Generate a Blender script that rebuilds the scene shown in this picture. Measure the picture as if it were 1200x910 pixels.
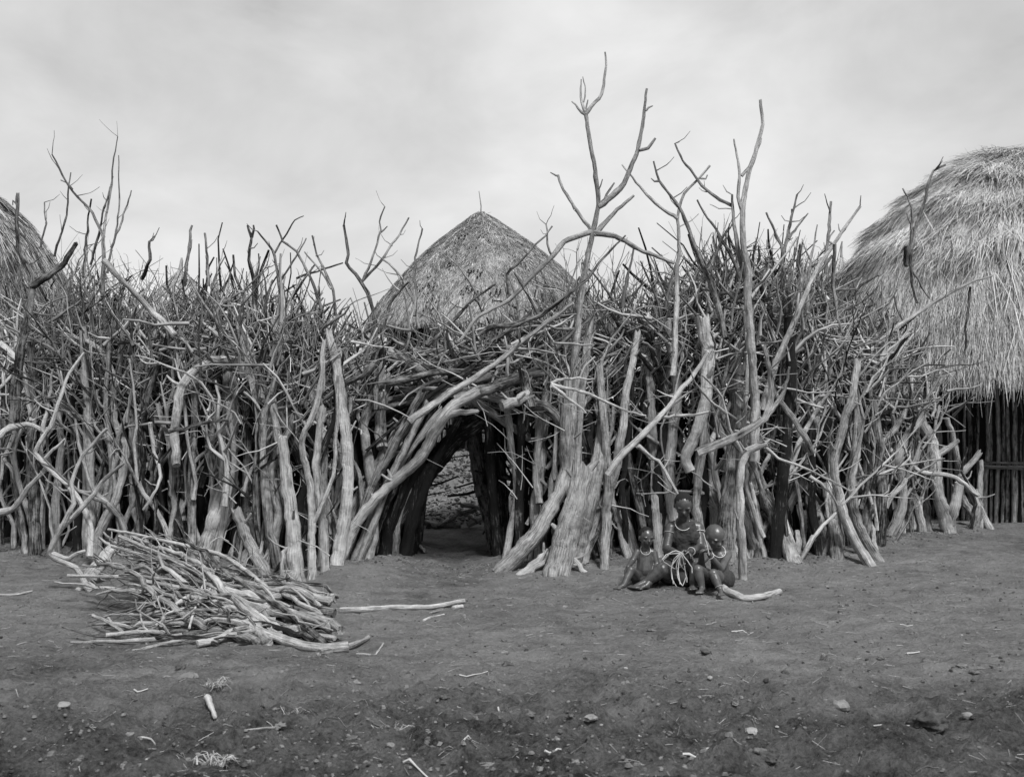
import bpy, bmesh, math, random
import numpy as np
from mathutils import Vector, noise as mnoise
R = math.radians
rng = np.random.default_rng(7)
random.seed(7)
for o in list(bpy.data.objects): bpy.data.objects.remove(o)
scene = bpy.context.scene
col = scene.collection

# ------------------------------------------------------------------ camera, sky, sun, exposure
FPX, HX, HY, CAMZ = 1287.0, 600.0, 467.0, 1.5
cam_d = bpy.data.cameras.new('camera'); cam = bpy.data.objects.new('camera', cam_d); col.objects.link(cam)
cam.location = (0, 0, CAMZ); cam.rotation_euler = (R(90), 0, 0)
cam_d.sensor_width = 36; cam_d.lens = 36 * FPX / 1200
cam_d.shift_y = 12 / 1200
cam_d.clip_end = 3000; cam_d.clip_start = 0.05
cam_d.dof.use_dof = True; cam_d.dof.focus_distance = 9.6; cam_d.dof.aperture_fstop = 5
scene.camera = cam

SUN_EL, SUN_AZ = 54, 128          # azimuth measured from +X towards the camera side, degrees
def make_world():
    w = bpy.data.worlds.new('World'); scene.world = w; w.use_nodes = True
    nt = w.node_tree; nt.nodes.clear(); N = nt.nodes.new; L = nt.links.new
    out = N('ShaderNodeOutputWorld'); bg = N('ShaderNodeBackground'); bg.inputs['Strength'].default_value = 0.1
    sky = N('ShaderNodeTexSky'); sky.sky_type = 'NISHITA'; sky.sun_disc = False
    sky.sun_elevation = R(SUN_EL); sky.sun_rotation = R(158)
    bw = N('ShaderNodeRGBToBW'); L(sky.outputs[0], bw.inputs[0])
    tc = N('ShaderNodeTexCoord'); mp = N('ShaderNodeMapping'); L(tc.outputs['Generated'], mp.inputs[0])
    mp.inputs['Scale'].default_value = (1.0, 1.0, 1.7); mp.inputs['Location'].default_value = (0.35, 0.1, 0.27)
    n1 = N('ShaderNodeTexNoise'); n1.inputs['Scale'].default_value = 1.5; n1.inputs['Detail'].default_value = 6; n1.inputs['Roughness'].default_value = 0.5; n1.inputs['Distortion'].default_value = 0.2
    L(mp.outputs[0], n1.inputs['Vector'])
    n2 = N('ShaderNodeTexNoise'); n2.inputs['Scale'].default_value = 5.5; n2.inputs['Detail'].default_value = 8; n2.inputs['Roughness'].default_value = 0.55; n2.inputs['Distortion'].default_value = 0.3
    L(mp.outputs[0], n2.inputs['Vector'])
    m1 = N('ShaderNodeMath'); m1.operation = 'MULTIPLY_ADD'; L(n2.outputs[0], m1.inputs[0]); m1.inputs[1].default_value = 0.6; L(n1.outputs[0], m1.inputs[2])
    # clouds are a little brighter to the right (+X) and low down
    sx = N('ShaderNodeSeparateXYZ'); L(tc.outputs['Generated'], sx.inputs[0])
    m2 = N('ShaderNodeMath'); m2.operation = 'MULTIPLY_ADD'; L(sx.outputs['X'], m2.inputs[0]); m2.inputs[1].default_value = 0.16; L(m1.outputs[0], m2.inputs[2])
    m3 = N('ShaderNodeMath'); m3.operation = 'MULTIPLY_ADD'; L(sx.outputs['Z'], m3.inputs[0]); m3.inputs[1].default_value = -0.16; L(m2.outputs[0], m3.inputs[2])
    cr = N('ShaderNodeValToRGB'); L(m3.outputs[0], cr.inputs[0])
    e = cr.color_ramp.elements
    e[0].position = 0.50; e[0].color = (0.26, 0.26, 0.26, 1)
    e[1].position = 1.0; e[1].color = (0.76, 0.76, 0.76, 1)
    e2 = cr.color_ramp.elements.new(0.66); e2.color = (0.50, 0.50, 0.50, 1)
    sc = N('ShaderNodeMath'); sc.operation = 'MULTIPLY'; L(cr.outputs[0], sc.inputs[0]); sc.inputs[1].default_value = 8.7
    mx = N('ShaderNodeMix'); mx.data_type = 'FLOAT'; mx.inputs[0].default_value = 0.94
    L(bw.outputs[0], mx.inputs[2]); L(sc.outputs[0], mx.inputs[3])
    L(mx.outputs[0], bg.inputs['Color']); L(bg.outputs[0], out.inputs[0])
make_world()
sd = bpy.data.lights.new('sun', 'SUN'); sun = bpy.data.objects.new('sun', sd); col.objects.link(sun)
sd.energy = 3.3; sd.angle = R(12); sd.color = (1, 1, 1)
# light comes from the upper right, behind the camera
sun.rotation_euler = (R(90 - SUN_EL), 0, R(22))
vs = scene.view_settings
vs.view_transform = 'Standard'; vs.look = 'None'; vs.gamma = 1; vs.exposure = 0.42
try: vs.use_curve_mapping = False
except Exception: pass
scene.render.engine = 'CYCLES'
scene.cycles.max_bounces = 5; scene.cycles.diffuse_bounces = 3

# ------------------------------------------------------------------ materials (all grey: a black and white photograph)
def mat(name, lo, hi, scale=(60, 4, 1), bump=0.5, rough=0.85, coord='UV', spots=0.0, noise_scale=1.0, bdist=0.004, crack=0.0, spotcol=0.02, con=0.9):
    m = bpy.data.materials.new(name); m.use_nodes = True
    nt = m.node_tree; nt.nodes.clear(); N = nt.nodes.new; L = nt.links.new
    out = N('ShaderNodeOutputMaterial'); b = N('ShaderNodeBsdfPrincipled'); L(b.outputs[0], out.inputs[0])
    b.inputs['Roughness'].default_value = rough; b.inputs['Specular IOR Level'].default_value = 0.25
    tc = N('ShaderNodeTexCoord'); mp = N('ShaderNodeMapping'); L(tc.outputs[coord], mp.inputs[0]); mp.inputs['Scale'].default_value = scale
    at = N('ShaderNodeAttribute'); at.attribute_name = 'tone'
    n = N('ShaderNodeTexNoise'); n.inputs['Scale'].default_value = noise_scale; n.inputs['Detail'].default_value = 6; n.inputs['Roughness'].default_value = 0.65
    L(mp.outputs[0], n.inputs['Vector'])
    mp2 = N('ShaderNodeMapping'); L(tc.outputs[coord], mp2.inputs[0]); s2 = 9.0 if coord == 'UV' else 3.0; mp2.inputs['Scale'].default_value = (s2, s2, s2)
    nb = N('ShaderNodeTexNoise'); nb.inputs['Scale'].default_value = 1.0; nb.inputs['Detail'].default_value = 5; nb.inputs['Roughness'].default_value = 0.7
    L(mp2.outputs[0], nb.inputs['Vector'])
    # tone + streaks + blotches
    a1 = N('ShaderNodeMath'); a1.operation = 'MULTIPLY_ADD'; L(n.outputs[0], a1.inputs[0]); a1.inputs[1].default_value = con; L(at.outputs['Fac'], a1.inputs[2])
    a2 = N('ShaderNodeMath'); a2.operation = 'MULTIPLY_ADD'; L(nb.outputs[0], a2.inputs[0]); a2.inputs[1].default_value = con * .75; L(a1.outputs[0], a2.inputs[2])
    mr = N('ShaderNodeMapRange'); L(a2.outputs[0], mr.inputs[0]); mr.inputs[1].default_value = con * .875 - .1; mr.inputs[2].default_value = con * .875 + 1.12
    mr.inputs[3].default_value = lo; mr.inputs[4].default_value = hi
    last = mr.outputs[0]
    if spots:
        mp3 = N('ShaderNodeMapping'); L(tc.outputs[coord], mp3.inputs[0]); mp3.inputs['Scale'].default_value = (spots * 3.2, spots * 0.16, spots) if coord == 'UV' else (spots,) * 3
        v = N('ShaderNodeTexNoise'); v.inputs['Scale'].default_value = 1.0; v.inputs['Detail'].default_value = 3; L(mp3.outputs[0], v.inputs['Vector'])
        r2 = N('ShaderNodeMapRange'); L(v.outputs[0], r2.inputs[0]); r2.inputs[1].default_value = 0.60; r2.inputs[2].default_value = 0.68
        r2.inputs[3].default_value = 0; r2.inputs[4].default_value = 0.75
        mm = N('ShaderNodeMix'); mm.data_type = 'FLOAT'; L(r2.outputs[0], mm.inputs[0]); L(last, mm.inputs[2]); mm.inputs[3].default_value = spotcol
        last = mm.outputs[0]
    cc = N('ShaderNodeCombineColor'); [L(last, cc.inputs[i]) for i in range(3)]
    L(cc.outputs[0], b.inputs['Base Color'])
    if bump:
        add = N('ShaderNodeMath'); add.operation = 'MULTIPLY_ADD'; L(nb.outputs[0], add.inputs[0]); add.inputs[1].default_value = 0.8; L(n.outputs[0], add.inputs[2])
        bp = N('ShaderNodeBump'); bp.inputs['Strength'].default_value = bump; bp.inputs['Distance'].default_value = bdist
        L(add.outputs[0], bp.inputs['Height']); L(bp.outputs[0], b.inputs['Normal'])
    return m
M = {}
M['wood'] = mat('weathered_wood', 0.012, 0.56, scale=(80, 6, 1), bump=1.0, bdist=0.024, spots=24, con=2.1, spotcol=.025)
M['twig'] = mat('dry_twig', 0.012, 0.52, scale=(60, 9, 1), bump=0.5, bdist=0.004, con=1.2)
M['thatch'] = mat('dry_thatch', 0.05, 0.58, scale=(1, 1, 1), bump=0.8, coord='Object', noise_scale=9, bdist=0.03)
M['wall_and_shade'] = mat('dark_wall_and_shade', 0.02, 0.06, scale=(1, 1, 1), bump=0.6, coord='Object', noise_scale=6, bdist=0.02)  # near-black walls; the colour also stands for shade inside the huts
M['stone'] = mat('pale_stone', 0.07, 0.36, scale=(1, 1, 1), bump=0.6, coord='Object', noise_scale=30, bdist=0.006)
M['clod'] = mat('soil_clod', 0.03, 0.24, scale=(1, 1, 1), bump=0.9, coord='Object', noise_scale=40, bdist=0.01)
M['skin'] = mat('skin', 0.02, 0.095, scale=(1, 1, 1), bump=0.35, coord='Object', noise_scale=25, bdist=0.006, rough=0.36, con=1.9)
M['skin'].node_tree.nodes['Principled BSDF'].inputs['Specular IOR Level'].default_value = 0.6
M['hair'] = mat('short_hair', 0.012, 0.03, scale=(1, 1, 1), bump=1.0, coord='Object', noise_scale=240, bdist=0.004, rough=0.9)
M['hide'] = mat('dark_hide', 0.02, 0.055, scale=(1, 1, 1), bump=0.6, coord='Object', noise_scale=40, bdist=0.006, rough=0.8)
M['bead'] = mat('pale_beads', 0.2, 0.55, scale=(1, 1, 1), bump=0.0, coord='Object', noise_scale=200, rough=0.5)
M['strip'] = mat('pale_bark_strip', 0.22, 0.6, scale=(1, 1, 1), bump=0.2, coord='Object', noise_scale=60)

def soil_material():
    m = bpy.data.materials.new('trodden_soil'); m.use_nodes = True
    nt = m.node_tree; nt.nodes.clear(); N = nt.nodes.new; L = nt.links.new
    out = N('ShaderNodeOutputMaterial'); b = N('ShaderNodeBsdfPrincipled'); L(b.outputs[0], out.inputs[0])
    b.inputs['Roughness'].default_value = 0.95; b.inputs['Specular IOR Level'].default_value = 0.1
    tc = N('ShaderNodeTexCoord')
    def noi(s, d, r, dist=0, sc=(1, 1, 1)):
        mp = N('ShaderNodeMapping'); L(tc.outputs['Object'], mp.inputs[0]); mp.inputs['Scale'].default_value = sc
        n = N('ShaderNodeTexNoise'); n.inputs['Scale'].default_value = s; n.inputs['Detail'].default_value = d; n.inputs['Roughness'].default_value = r; n.inputs['Distortion'].default_value = dist
        L(mp.outputs[0], n.inputs['Vector']); return n.outputs[0]
    big = noi(0.55, 4, 0.55, 0.4); mid = noi(5.0, 7, 0.7, 0.3, (0.8, 1.2, 1)); fine = noi(42, 6, 0.75); speck = noi(75, 2, 0.5)
    at = N('ShaderNodeAttribute'); at.attribute_name = 'tone'
    def madd(x, k, y):
        a = N('ShaderNodeMath'); a.operation = 'MULTIPLY_ADD'; L(x, a.inputs[0]); a.inputs[1].default_value = k
        L(y, a.inputs[2]); return a.outputs[0]
    s = madd(big, 0.5, at.outputs['Fac']); s = madd(mid, 2.0, s); s = madd(fine, 1.7, s)
    mr = N('ShaderNodeMapRange'); L(s, mr.inputs[0]); mr.inputs[1].default_value = 1.75; mr.inputs[2].default_value = 3.45
    mr.inputs[3].default_value = 0.03; mr.inputs[4].default_value = 0.36
    r2 = N('ShaderNodeMapRange'); L(speck, r2.inputs[0]); r2.inputs[1].default_value = 0.70; r2.inputs[2].default_value = 0.76
    mm = N('ShaderNodeMix'); mm.data_type = 'FLOAT'; L(r2.outputs[0], mm.inputs[0]); L(mr.outputs[0], mm.inputs[2]); mm.inputs[3].default_value = 0.26
    cc = N('ShaderNodeCombineColor'); [L(mm.outputs[0], cc.inputs[i]) for i in range(3)]; L(cc.outputs[0], b.inputs['Base Color'])
    h = madd(fine, 0.9, mid)
    bp = N('ShaderNodeBump'); bp.inputs['Strength'].default_value = 1.0; bp.inputs['Distance'].default_value = 0.06
    L(h, bp.inputs['Height']); L(bp.outputs[0], b.inputs['Normal'])
    return m
M['soil'] = soil_material()

# ------------------------------------------------------------------ helpers
class MB:
    """collects tubes and ribbons (quads only) and builds ONE mesh object"""
    def __init__(s): s.v = []; s.f = []; s.uv = []; s.t = []; s.n = 0
    def add(s, v, f, uv, t):
        s.v.append(v); s.f.append(f + s.n); s.uv.append(uv); s.t.append(t); s.n += len(v)
    def build(s, name, m, parent=None, loc=None, smooth=True):
        v = np.concatenate(s.v).astype(np.float32); f = np.concatenate(s.f).astype(np.int32)
        uv = np.concatenate(s.uv).astype(np.float32); t = np.concatenate(s.t).astype(np.float32)
        if loc is not None: v = v - np.array(loc, np.float32)
        me = bpy.data.meshes.new(name)
        me.vertices.add(len(v)); me.vertices.foreach_set('co', v.ravel())
        me.loops.add(f.size); me.loops.foreach_set('vertex_index', f.ravel())
        me.polygons.add(len(f)); me.polygons.foreach_set('loop_start', np.arange(0, f.size, 4, dtype=np.int32))
        me.polygons.foreach_set('loop_total', np.full(len(f), 4, np.int32))
        me.polygons.foreach_set('use_smooth', np.full(len(f), smooth))
        u = me.uv_layers.new(name='UVMap'); u.data.foreach_set('uv', uv.ravel())
        a = me.attributes.new('tone', 'FLOAT', 'POINT'); a.data.foreach_set('value', t)
        me.update(); me.validate()
        me.materials.append(m)
        o = bpy.data.objects.new(name, me); col.objects.link(o)
        if parent is not None:
            o.parent = parent
        if loc is not None: o.location = loc
        return o

def catmull(P, step):
    P = np.asarray(P, float)
    if len(P) == 2:
        n = max(2, int(np.linalg.norm(P[1] - P[0]) / step)); t = np.linspace(0, 1, n + 1)[:, None]
        return P[0] * (1 - t) + P[1] * t, t[:, 0]
    Q = np.vstack([2 * P[0] - P[1], P, 2 * P[-1] - P[-2]])
    out = []; tt = []
    L = np.r_[0, np.cumsum(np.linalg.norm(np.diff(P, axis=0), axis=1))]; L /= L[-1]
    for i in range(len(P) - 1):
        p0, p1, p2, p3 = Q[i:i + 4]
        n = max(1, int(round(np.linalg.norm(p2 - p1) / step)))
        t = np.arange(n) / n; t_ = t[:, None]
        out.append(0.5 * ((2 * p1) + (-p0 + p2) * t_ + (2 * p0 - 5 * p1 + 4 * p2 - p3) * t_ ** 2 + (-p0 + 3 * p1 - 3 * p2 + p3) * t_ ** 3))
        tt.append(L[i] + (L[i + 1] - L[i]) * t)
    out.append(P[-1:]); tt.append([1.0]); C = np.vstack(out); T_ = np.concatenate(tt)
    lin = np.stack([np.interp(T_, L, P[:, k]) for k in range(3)], -1)
    return C * .45 + lin * .55, T_

def tube(mb, P, r0, r1, sides=6, step=0.08, wob=0.0, knob=0.12, lobes=0.0, tone=0.5, pts_are_final=False, tp=1.0):
    C, t = (np.asarray(P, float), np.linspace(0, 1, len(P))) if pts_are_final else catmull(P, step)
    n = len(C)
    if wob and n > 2:
        w = np.cumsum(rng.normal(0, 1, (n, 3)), axis=0); w -= w[0] + (w[-1] - w[0]) * t[:, None]
        w /= (np.abs(w).max() + 1e-6); C = C + w * wob
    T = np.gradient(C, axis=0); T /= np.linalg.norm(T, axis=1)[:, None] + 1e-9
    ref = np.array([0.13, 1.0, 0.21]) if abs(T[n // 2][1]) < 0.8 else np.array([1.0, 0.1, 0.2])
    A = np.cross(T, ref); A /= np.linalg.norm(A, axis=1)[:, None] + 1e-9
    B = np.cross(T, A)
    rad = (r0 + (r1 - r0) * t ** tp) * (1 + knob * rng.normal(0, 1, n).clip(-1.5, 1.5))
    th = np.arange(sides) / sides * 2 * np.pi + np.pi / 2
    rr = np.repeat(rad[:, None], sides, 1)
    if sides >= 8 and n > 3: C = C + rng.normal(0, .05, (n, 3)) * np.minimum(rad, .045)[:, None] * (np.arange(n) > 0)[:, None]
    if lobes:
        s = np.r_[0, np.cumsum(np.linalg.norm(np.diff(C, axis=0), axis=1))]
        for k, a in ((2, 1.0), (3, 0.8), (5, 0.6), (8, 0.4)):
            ph = rng.uniform(0, 6.3) + s * rng.uniform(-2.0, 2.0) + np.sin(s * rng.uniform(3, 8)) * 0.5
            rr = rr * (1 + lobes * a * np.sin(k * th[None, :] + ph[:, None]))
        rr = rr * (1 + lobes * 0.45 * rng.normal(0, 1, rr.shape))
        if lobes > .04:
            for _k in range(int(s[-1] * 3) + 1):
                sk = rng.uniform(0, s[-1]); tk = rng.uniform(0, 6.28); dth = np.angle(np.exp(1j * (th - tk)))
                rr = rr * (1 + rng.uniform(-.13, .17 if r0 > .06 else .28) * np.exp(-((s - sk) / (rng.uniform(.8, 2.2) * r0)) ** 2)[:, None] * np.exp(-(dth / .7) ** 2)[None, :])
    V = C[:, None, :] + rr[..., None] * (np.cos(th)[None, :, None] * A[:, None, :] + np.sin(th)[None, :, None] * B[:, None, :])
    if sides >= 9 and lobes > .04:
        V[-1] += T[-1] * (rad[-1] * rng.uniform(-.3, 1.5, sides))[:, None]; V[-2:-1] += T[-1] * (rad[-1] * rng.uniform(-.1, .3, sides))[None, :, None]
    c0 = V[0].copy(); c1 = V[-1].copy(); m0, m1 = C[0], C[-1]
    slant0 = rng.uniform(-0.25, 0.25); 
    e0 = m0 + (c0 - m0) * 0.05 - T[0] * rad[0] * slant0; e1 = m1 + (c1 - m1) * 0.05 + T[-1] * rad[-1] * rng.uniform(-0.1, 0.8)
    Vs = np.concatenate([e0[None], c0[None], V, c1[None], e1[None]])
    N = n
    idx = np.arange((N + 4) * sides).reshape(N + 4, sides)
    rows = [(0, 1)] + [(2 + i, 3 + i) for i in range(N - 1)] + [(N + 2, N + 3)]
    ra = np.array([a for a, b in rows]); rb = np.array([b for a, b in rows])
    ja = np.arange(sides); jb = (ja + 1) % sides
    F = np.stack([idx[ra][:, ja], idx[ra][:, jb], idx[rb][:, jb], idx[rb][:, ja]], -1).reshape(-1, 4)
    s = np.r_[0, np.cumsum(np.linalg.norm(np.diff(C, axis=0), axis=1))] + rng.uniform(0, 40)
    sv = np.concatenate([[s[0] - r0, s[0]], s, [s[-1], s[-1] + r1]])
    circ = 2 * np.pi * (r0 + r1) / 2; off = rng.uniform(0, 5)
    ua = ja / sides * circ + off; ub = (ja + 1) / sides * circ + off
    UV = np.stack([np.stack([np.broadcast_to(ua, (len(rows), sides)), np.repeat(sv[ra][:, None], sides, 1)], -1),
                   np.stack([np.broadcast_to(ub, (len(rows), sides)), np.repeat(sv[ra][:, None], sides, 1)], -1),
                   np.stack([np.broadcast_to(ub, (len(rows), sides)), np.repeat(sv[rb][:, None], sides, 1)], -1),
                   np.stack([np.broadcast_to(ua, (len(rows), sides)), np.repeat(sv[rb][:, None], sides, 1)], -1)], 2).reshape(-1, 2)
    tt = np.full((N + 4, sides), float(tone))
    if sides >= 6:
        sl = np.linspace(0, 1, N + 4) * (s[-1] - s[0]) if N > 1 else np.zeros(N + 4); ps = rng.uniform(0, 50)
        tt += 0.60 * (vnoise(np.repeat((sl * 3.2 + ps)[:, None], sides, 1), np.repeat((2.2 * np.abs(np.sin(th / 2 + ps)))[None, :], N + 4, 0), 5) - .5)
    mb.add(Vs.reshape(-1, 3), F, UV, tt.ravel())
    return C

def tag(o, label=None, cat=None, group=None, kind=None):
    if label: o['label'] = label
    if cat: o['category'] = cat
    if group: o['group'] = group
    if kind: o['kind'] = kind
    return o
def empty(name, loc):
    o = bpy.data.objects.new(name, None); col.objects.link(o); o.location = loc; o.empty_display_size = 0.2; return o
def at(px, py, Y): return np.array([(px - HX) / FPX * Y, Y, CAMZ - (py - HY) / FPX * Y])
def groundY(py): return CAMZ * FPX / (py - HY)

# ------------------------------------------------------------------ ground
def sm(a, b, x):
    t = np.clip((x - a) / (b - a), 0, 1); return t * t * (3 - 2 * t)
def vnoise(x, y, seed=0):
    xi = np.floor(x).astype(np.int64); yi = np.floor(y).astype(np.int64); xf = x - xi; yf = y - yi
    def h(a, b):
        q = (a * 374761393 + b * 668265263 + seed * 974634777) & 0xffffffff
        q = ((q ^ (q >> 13)) * 1274126177) & 0xffffffff
        return ((q ^ (q >> 16)) & 0xffff) / 65535.0
    u = xf * xf * (3 - 2 * xf); v = yf * yf * (3 - 2 * yf)
    return (h(xi, yi) * (1 - u) + h(xi + 1, yi) * u) * (1 - v) + (h(xi, yi + 1) * (1 - u) + h(xi + 1, yi + 1) * u) * v
def fbm(x, y, o=4, seed=0):
    s = 0; a = 0.5
    for k in range(o): s = s + a * (vnoise(x * 2 ** k + 17.3 * k, y * 2 ** k - 9.1 * k, seed + k) - 0.5); a *= 0.55
    return s
FX = np.array([-9, -6, -5.06, -3.9, -2.7, -1.75, -1.37, -1.15, 0.0, 0.45, 1.1, 1.95, 2.6, 3.3, 4.1, 4.9, 5.6])
FY = np.array([11.6, 11.1, 10.85, 10.1, 9.8, 9.15, 9.6, 10.2, 9.9, 9.7, 10.2, 9.9, 10.1, 10.5, 11.6, 12.1, 12.5])
def terrain(x, y, detail=True):
    x = np.asarray(x, float); y = np.asarray(y, float)
    inside = sm(11.6, 16.0, y) * (1 - sm(0.6, 2.8, x)) * 0.95
    z = inside
    z = z + 0.10 * np.exp(-(((x + 1.25) / 0.55) ** 2 + ((y - 9.1) / 0.55) ** 2))      # low bank of earth left of the gateway
    z = z - 0.05 * np.exp(-(((x + 0.55) / 0.40) ** 2 + ((y - 9.9) / 1.6) ** 2))       # worn hollow in the gateway
    z = z + (0.055 + .09 * fbm(x * 2.2, y * 0 + 2, 3, 33)) * np.exp(-((y - np.interp(x, FX, FY) - .15) / .38) ** 2) * (1 - .9 * np.exp(-((x + .58) / .42) ** 2))
    if detail:
        rough = 0.42 + 0.8 * (1 - sm(5.2, 6.4, y + 0.6 * fbm(x * 0.7, y * 0.7, 3, 5))) 
        near = 1 - sm(14, 30, y)
        z = z + near * (0.05 * fbm(x * 1.1, y * 1.4, 3, 1) + rough * 0.15 * fbm(x * 5.5, y * 6.5, 4, 2) + rough * 0.07 * fbm(x * 21, y * 24, 3, 3))
        z = z + 0.25 * fbm(x * 9, y * 9, 3, 8) * sm(12.5, 14, y) * (1 - sm(20, 26, y)) * (1 - sm(0.6, 2.8, x)) * 0.9   # trampled dung inside
    return z
def build_ground():
    xs = np.concatenate([-np.geomspace(9, 900, 26)[::-1], np.arange(-8.97, -3.2, 0.05), np.arange(-3.2, 3.6, 0.028), np.arange(3.6, 8.97, 0.05), np.geomspace(9, 900, 26)])
    ys = np.concatenate([-np.geomspace(0.5, 300, 14)[::-1], np.arange(0, 3.2, 0.2), np.arange(3.3, 7.5, 0.024), np.arange(7.5, 12.5, 0.05), np.arange(12.5, 20, 0.09), np.geomspace(20.2, 1500, 60)])
    X, Y = np.meshgrid(xs, ys); Z = terrain(X, Y)
    nx, ny = len(xs), len(ys)
    V = np.stack([X, Y, Z], -1).reshape(-1, 3)
    i = np.arange(nx * ny).reshape(ny, nx)
    F = np.stack([i[:-1, :-1], i[:-1, 1:], i[1:, 1:], i[1:, :-1]], -1).reshape(-1, 4)
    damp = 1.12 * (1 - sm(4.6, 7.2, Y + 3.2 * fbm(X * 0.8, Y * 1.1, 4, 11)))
    tone = 0.68 - 0.60 * damp - 0.28 * np.exp(-(((X + 0.5) / 0.5) ** 2 + ((Y - 9.8) / 1.6) ** 2)) - 0.25 * sm(10.2, 10.9, Y) + 0.35 * sm(12.0, 13.2, Y)  # soil darkened under the fence as painted shade, lighter beyond as lit ground
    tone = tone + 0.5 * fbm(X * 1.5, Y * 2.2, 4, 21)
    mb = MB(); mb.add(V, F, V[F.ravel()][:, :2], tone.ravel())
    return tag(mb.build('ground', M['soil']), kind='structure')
build_ground()
def gz(x, y): return float(terrain(np.array([x]), np.array([y]))[0])

# ------------------------------------------------------------------ huts
def thatch_mesh(mb, prof, cx, cy, n, slen, width, lift, warp=0.0, sag=0.05, shag=None, tone_mu=0.5, arc=(0, 2 * math.pi), seed=1, spread=.14, tvar=.34, cl=.7):
    """straw strands laid down a surface of revolution given by prof [(r, z)] from apex to eave"""
    g = np.random.default_rng(seed)
    pr = np.array(prof, float); s = np.r_[0, np.cumsum(np.hypot(np.diff(pr[:, 0]), np.diff(pr[:, 1])))]; S = s[-1]
    # underlying skin
    k = 26; q = np.linspace(0, S, k); rq = np.interp(q, s, pr[:, 0]); zq = np.interp(q, s, pr[:, 1]); A = np.linspace(0, 2 * np.pi, 73)[:-1]
    wf = 1 + warp * np.cos(A)
    lump = 1 + 0.02 * np.sin(A * 5 + 1) + 0.012 * np.sin(A * 11)
    ring = np.stack([cx + rq[:, None] * wf * lump * np.cos(A), cy + rq[:, None] * lump * np.sin(A), np.repeat(zq[:, None], 72, 1)], -1)
    idx = np.arange(k * 72).reshape(k, 72); jb = (np.arange(72) + 1) % 72
    F = np.stack([idx[:-1], idx[:-1][:, jb], idx[1:][:, jb], idx[1:]], -1).reshape(-1, 4)
    mb.add(ring.reshape(-1, 3), F, np.zeros((F.size, 2)), np.full(k * 72, tone_mu - 0.25))
    # underside of the eave
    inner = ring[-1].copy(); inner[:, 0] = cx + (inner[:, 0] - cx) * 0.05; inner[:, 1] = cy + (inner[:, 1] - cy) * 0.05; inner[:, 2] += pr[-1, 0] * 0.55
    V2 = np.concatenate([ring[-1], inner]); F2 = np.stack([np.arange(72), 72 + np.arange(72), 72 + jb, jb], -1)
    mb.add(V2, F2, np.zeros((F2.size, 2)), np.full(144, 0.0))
    # strands
    st = S * np.sqrt(g.uniform(0.0, 1.0, n)) * 1.0
    a = g.uniform(arc[0], arc[1], n)
    L = slen * g.uniform(0.4, 1.3, n); da = g.normal(0, spread, n) * (0.25 + 0.6 * (S - st) / S)
    segs = 3
    pts = []
    clump = (vnoise(a * 14, st * 2.2, seed) - 0.5)
    shg = 1.0 if shag is None else shag(st / S, a)
    for j in range(segs + 1):
        u = j / segs; sj = st + L * u * 0.9 - L * 0.3
        over = np.clip(sj - S, 0, None); sc = np.clip(sj, 0, S)
        r = np.interp(sc, s, pr[:, 0]); z = np.interp(sc, s, pr[:, 1])
        dr = np.gradient(pr[:, 0], s); dz = np.gradient(pr[:, 1], s)
        tr = np.interp(sc, s, dr); tz = np.interp(sc, s, dz)
        nr, nz = -tz, tr
        lf = (0.015 + lift * u ** 1.3 * (0.6 + g.uniform(0, 0.8, n)) + 0.06 * clump * lift / 0.05) * shg + 0.012
        aa = a + da * (u - 0.3) / np.maximum(r, 0.35) * 1.2
        lm = (1 + 0.02 * np.sin(a * 5 + 1) + 0.012 * np.sin(a * 11))
        rr = r * lm + nr * lf + over * 0.25 * tr; zz = z + nz * lf - over * (0.35 + 1.3 * vnoise(a * 11, a * 0 + 1.5, seed + 9)) - sag * u * u * L
        pts.append(np.stack([cx + rr * (1 + warp * np.cos(aa)) * np.cos(aa), cy + rr * np.sin(aa), zz], -1))
    P = np.stack(pts, 1)     # n, segs+1, 3
    side = np.stack([-np.sin(a), np.cos(a), np.zeros(n)], -1)
    nrm = np.stack([np.cos(a), np.sin(a), np.full(n, 0.6)], -1)
    side = side + nrm * g.normal(0, 0.5, n)[:, None]; side /= np.linalg.norm(side, axis=1)[:, None]
    w = width * g.uniform(0.5, 1.3, n)
    taper = np.array([1.0, 1.0, 0.8, 0.25])[:segs + 1]
    Lp = P - side[:, None, :] * (w[:, None] * taper[None, :])[..., None]; Rp = P + side[:, None, :] * (w[:, None] * taper[None, :])[..., None]
    V = np.stack([Lp, Rp], 2).reshape(n, -1, 3)      # n, (segs+1)*2, 3
    base = np.array([[2 * j, 2 * j + 1, 2 * j + 3, 2 * j + 2] for j in range(segs)])
    F = (base[None] + (np.arange(n) * (segs + 1) * 2)[:, None, None]).reshape(-1, 4)
    tone = tone_mu + g.normal(0, tvar, n) + cl * clump + 0.25 * (vnoise(a * 3, st * 0.8, seed + 4) - 0.5)
    mb.add(V.reshape(-1, 3), F, np.zeros((F.size, 2)), np.repeat(tone, (segs + 1) * 2))

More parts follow.
